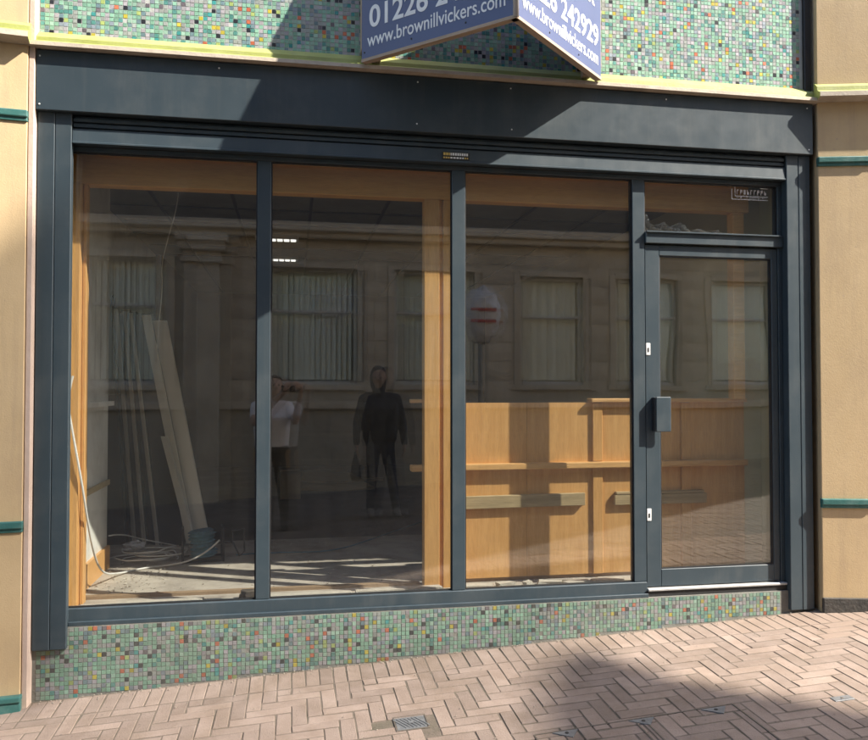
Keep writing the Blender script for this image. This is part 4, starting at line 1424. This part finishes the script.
def face(root, c, lk, rt, hairmat):
    for s_ in (-1, 1):
        bm = bmesh.new()
        bmesh.ops.create_uvsphere(bm, u_segments=10, v_segments=8, radius=.011)
        link('eye', bm_mesh(bm, 'eye', True), 'rubber', root, c + lk * .088 + rt * s_ * .032 + Vector((0, 0, .004)), local=True)
    bm = bmesh.new()
    add_box(bm, -.021, .021, -.003, .003, -.003, .003, .002)
    link('mouth', bm_mesh(bm, 'mouth'), 'lips', root, c + lk * .086 - Vector((0, 0, .058)), (0, 0, math.atan2(rt.y, rt.x)), local=True)
    if hairmat:
        bm = bmesh.new()
        bmesh.ops.create_icosphere(bm, subdivisions=4, radius=.097)
        kill = []
        for v in bm.verts:
            d = v.co.dot(lk)
            if v.co.z < 0.02 + d * 0.55 - (0.03 if d < 0 else 0):
                kill.append(v)
            v.co *= 1 + ro.uniform(-.015, .03)
        bmesh.ops.delete(bm, geom=kill, context='VERTS')
        o = link('hair', bm_mesh(bm, 'hair', True), hairmat, root, c + Vector((0, 0, .028)) - lk * .014, local=True)
        s_ = o.modifiers.new('s', 'SOLIDIFY'); s_.thickness = 0.012


# photographer in a white T-shirt: stands behind the lens
PX, PYY = -0.24, -5.0
pg_ = gz(PX, PYY) + 0.006
p1 = thing('person', (PX, PYY, pg_), 'person in white T-shirt holding a phone up, reflected in the glass', 'person')
hz = 1.55 - pg_                       # phone height above the feet
pr_ = []
# torso
for a in ([((-.09, 0, .96), .115), ((.09, 0, .96), .115)], ):
    pr_.append((a, 1))
pr_.append(([((-.085, 0, 1.02), .118), ((.085, 0, 1.02), .118), ((-.10, .005, 1.30), .125), ((.10, .005, 1.30), .125), ((-.155, -.01, 1.46), .062), ((.155, -.01, 1.46), .062)], 0))
pr_.append(([((0, 0, 1.48), .058), ((.02, .03, 1.60), .055)], 2))
legs(pr_, 1, 3, ((-.12, .03, -.13, .0), (.12, .03, .15, .0)))
hc, lk, rt = head(pr_, (.03, .05, 1.70), 2, (.25, 1, 0))
php = Vector((0 - PX, -4.535 - PYY, hz))       # phone centre, local
for s_, gx in ((-1, -.083), (1, .083)):
    sh0 = Vector((s_ * .185, 0, 1.45))
    hd_ = php + Vector((gx * 1.12, -.025, -.03))
    el = Vector((s_ * .27, .16, 1.28)) if s_ > 0 else Vector((-.20, .20, 1.27))
    md_ = sh0.lerp(el, .55)
    pr_.append(([(sh0[:], .068), (md_[:], .062)], 0))
    pr_.append(([(md_[:], .050), (el[:], .045)], 2))
    pr_.append(([(el[:], .045), (el.lerp(hd_, .4)[:], .042), (hd_[:], .028)], 2))
    palm = hd_ + Vector((0, .012, .04))
    hand(pr_, hd_, palm, (0, -0.35, 0.0) if False else (-s_ * .25, 0, 1.0), s_, 2, (-s_ * .35, .35, .25), (-s_ * 1, .1, 0))
body_from(pr_, ['tee', 'khaki', 'skin', 'shoe'], 0.0095, (0, 0, 0), p1)
face(p1, hc, lk, rt, 'hair_grey')
ph = thing('phone', (0, -4.535, 1.55), 'phone held sideways by the person in the white T-shirt', 'phone')
box('phone_body', -.075, .075, -4.539, -4.531, 1.513, 1.587, 'phone', ph, .003, 2)
box('lens_bump', -.07, -.042, -4.5308, -4.528, 1.553, 1.583, 'phone', ph, .001)
ph.location.x = -0.05
# tool pouches on the belt
for x_, lb in ((-0.40, 'left leather tool pouch on the belt of the person in white'), (-0.08, 'right leather tool pouch on the belt of the person in white')):
    t_ = thing('tool_pouch', (x_, PYY, pg_ + .80), lb, 'pouch', 'tool pouches')
    box('pouch_body', x_ - .05, x_ + .05, PYY - .07, PYY + .06, pg_ + .72, pg_ + .94, 'card', t_, .015, 2)
    box('pouch_flap', x_ - .052, x_ + .052, PYY + .0605, PYY + .068, pg_ + .84, pg_ + .945, 'card', t_, .003)

# second person in a dark hooded top
QX, QY = 1.08, -5.35
qg = gz(QX, QY) + 0.006
p2 = thing('person', (QX, QY, qg), 'person in dark hooded top and jeans standing with arms down, reflected in the glass', 'person')
pr_ = []
pr_.append(([((-.09, 0, .98), .118), ((.09, 0, .98), .118)], 1))
pr_.append(([((-.095, 0, 1.0), .125), ((.095, 0, 1.0), .125), ((-.115, .005, 1.32), .135), ((.115, .005, 1.32), .135), ((-.165, -.01, 1.48), .07), ((.165, -.01, 1.48), .07)], 0))
pr_.append(([((0, 0, 1.50), .07), ((0, .02, 1.62), .06)], 0))
legs(pr_, 1, 3, ((-.10, .02, -.12, .0), (.14, .03, .20, .02)))
hc, lk, rt = head(pr_, (-.02, .045, 1.73), 2, (-.2, 1, 0))
pr_.append(([((-.02, -.01, 1.79), .10), ((-.02, -.025, 1.72), .112), ((-.02, -.01, 1.63), .10)], 0))
for s_ in (-1, 1):
    sh0 = Vector((s_ * .20, 0, 1.46))
    el = Vector((s_ * .285, -.01, 1.17))
    hd_ = Vector((s_ * .30, .06, .93))
    pr_.append(([(sh0[:], .075), (el[:], .058)], 0))
    pr_.append(([(el[:], .058), (hd_[:], .044)], 0))
    wr = hd_ + Vector((0, .005, -.03))
    palm = wr + Vector((0, .008, -.065))
    hand(pr_, wr, palm, (0, 1.0, 0.05), s_, 2, (0, .12, -1), (-s_ * .8, .2, 0))
body_from(pr_, ['navy', 'jeans', 'skin_dim', 'shoe_grey'], 0.0095, (0, 0, 0), p2)
face(p2, hc, lk, rt, None)
gl_ = thing('dark_bag', (QX - .31, QY + .06, qg + .45), 'small dark bag hanging from the hand of the person in the hooded top', 'bag')
bm = bmesh.new()
hull_into(bm, [((0, 0, 0), .05), ((.02, .02, -.16), .055), ((-.02, .05, -.15), .05), ((0, 0, .10), .02)])
link('bag_body', bm_mesh(bm, 'bag_body', True), 'navy', gl_, (QX - .31, QY + .06, qg + .66))
tube('strap', [(QX - .31, QY + .05, qg + .75), (QX - .33, QY + .07, qg + .80), (QX - .31, QY + .09, qg + .82), (QX - .29, QY + .07, qg + .78), (QX - .31, QY + .06, qg + .74)], .006, 'navy', gl_, 2)
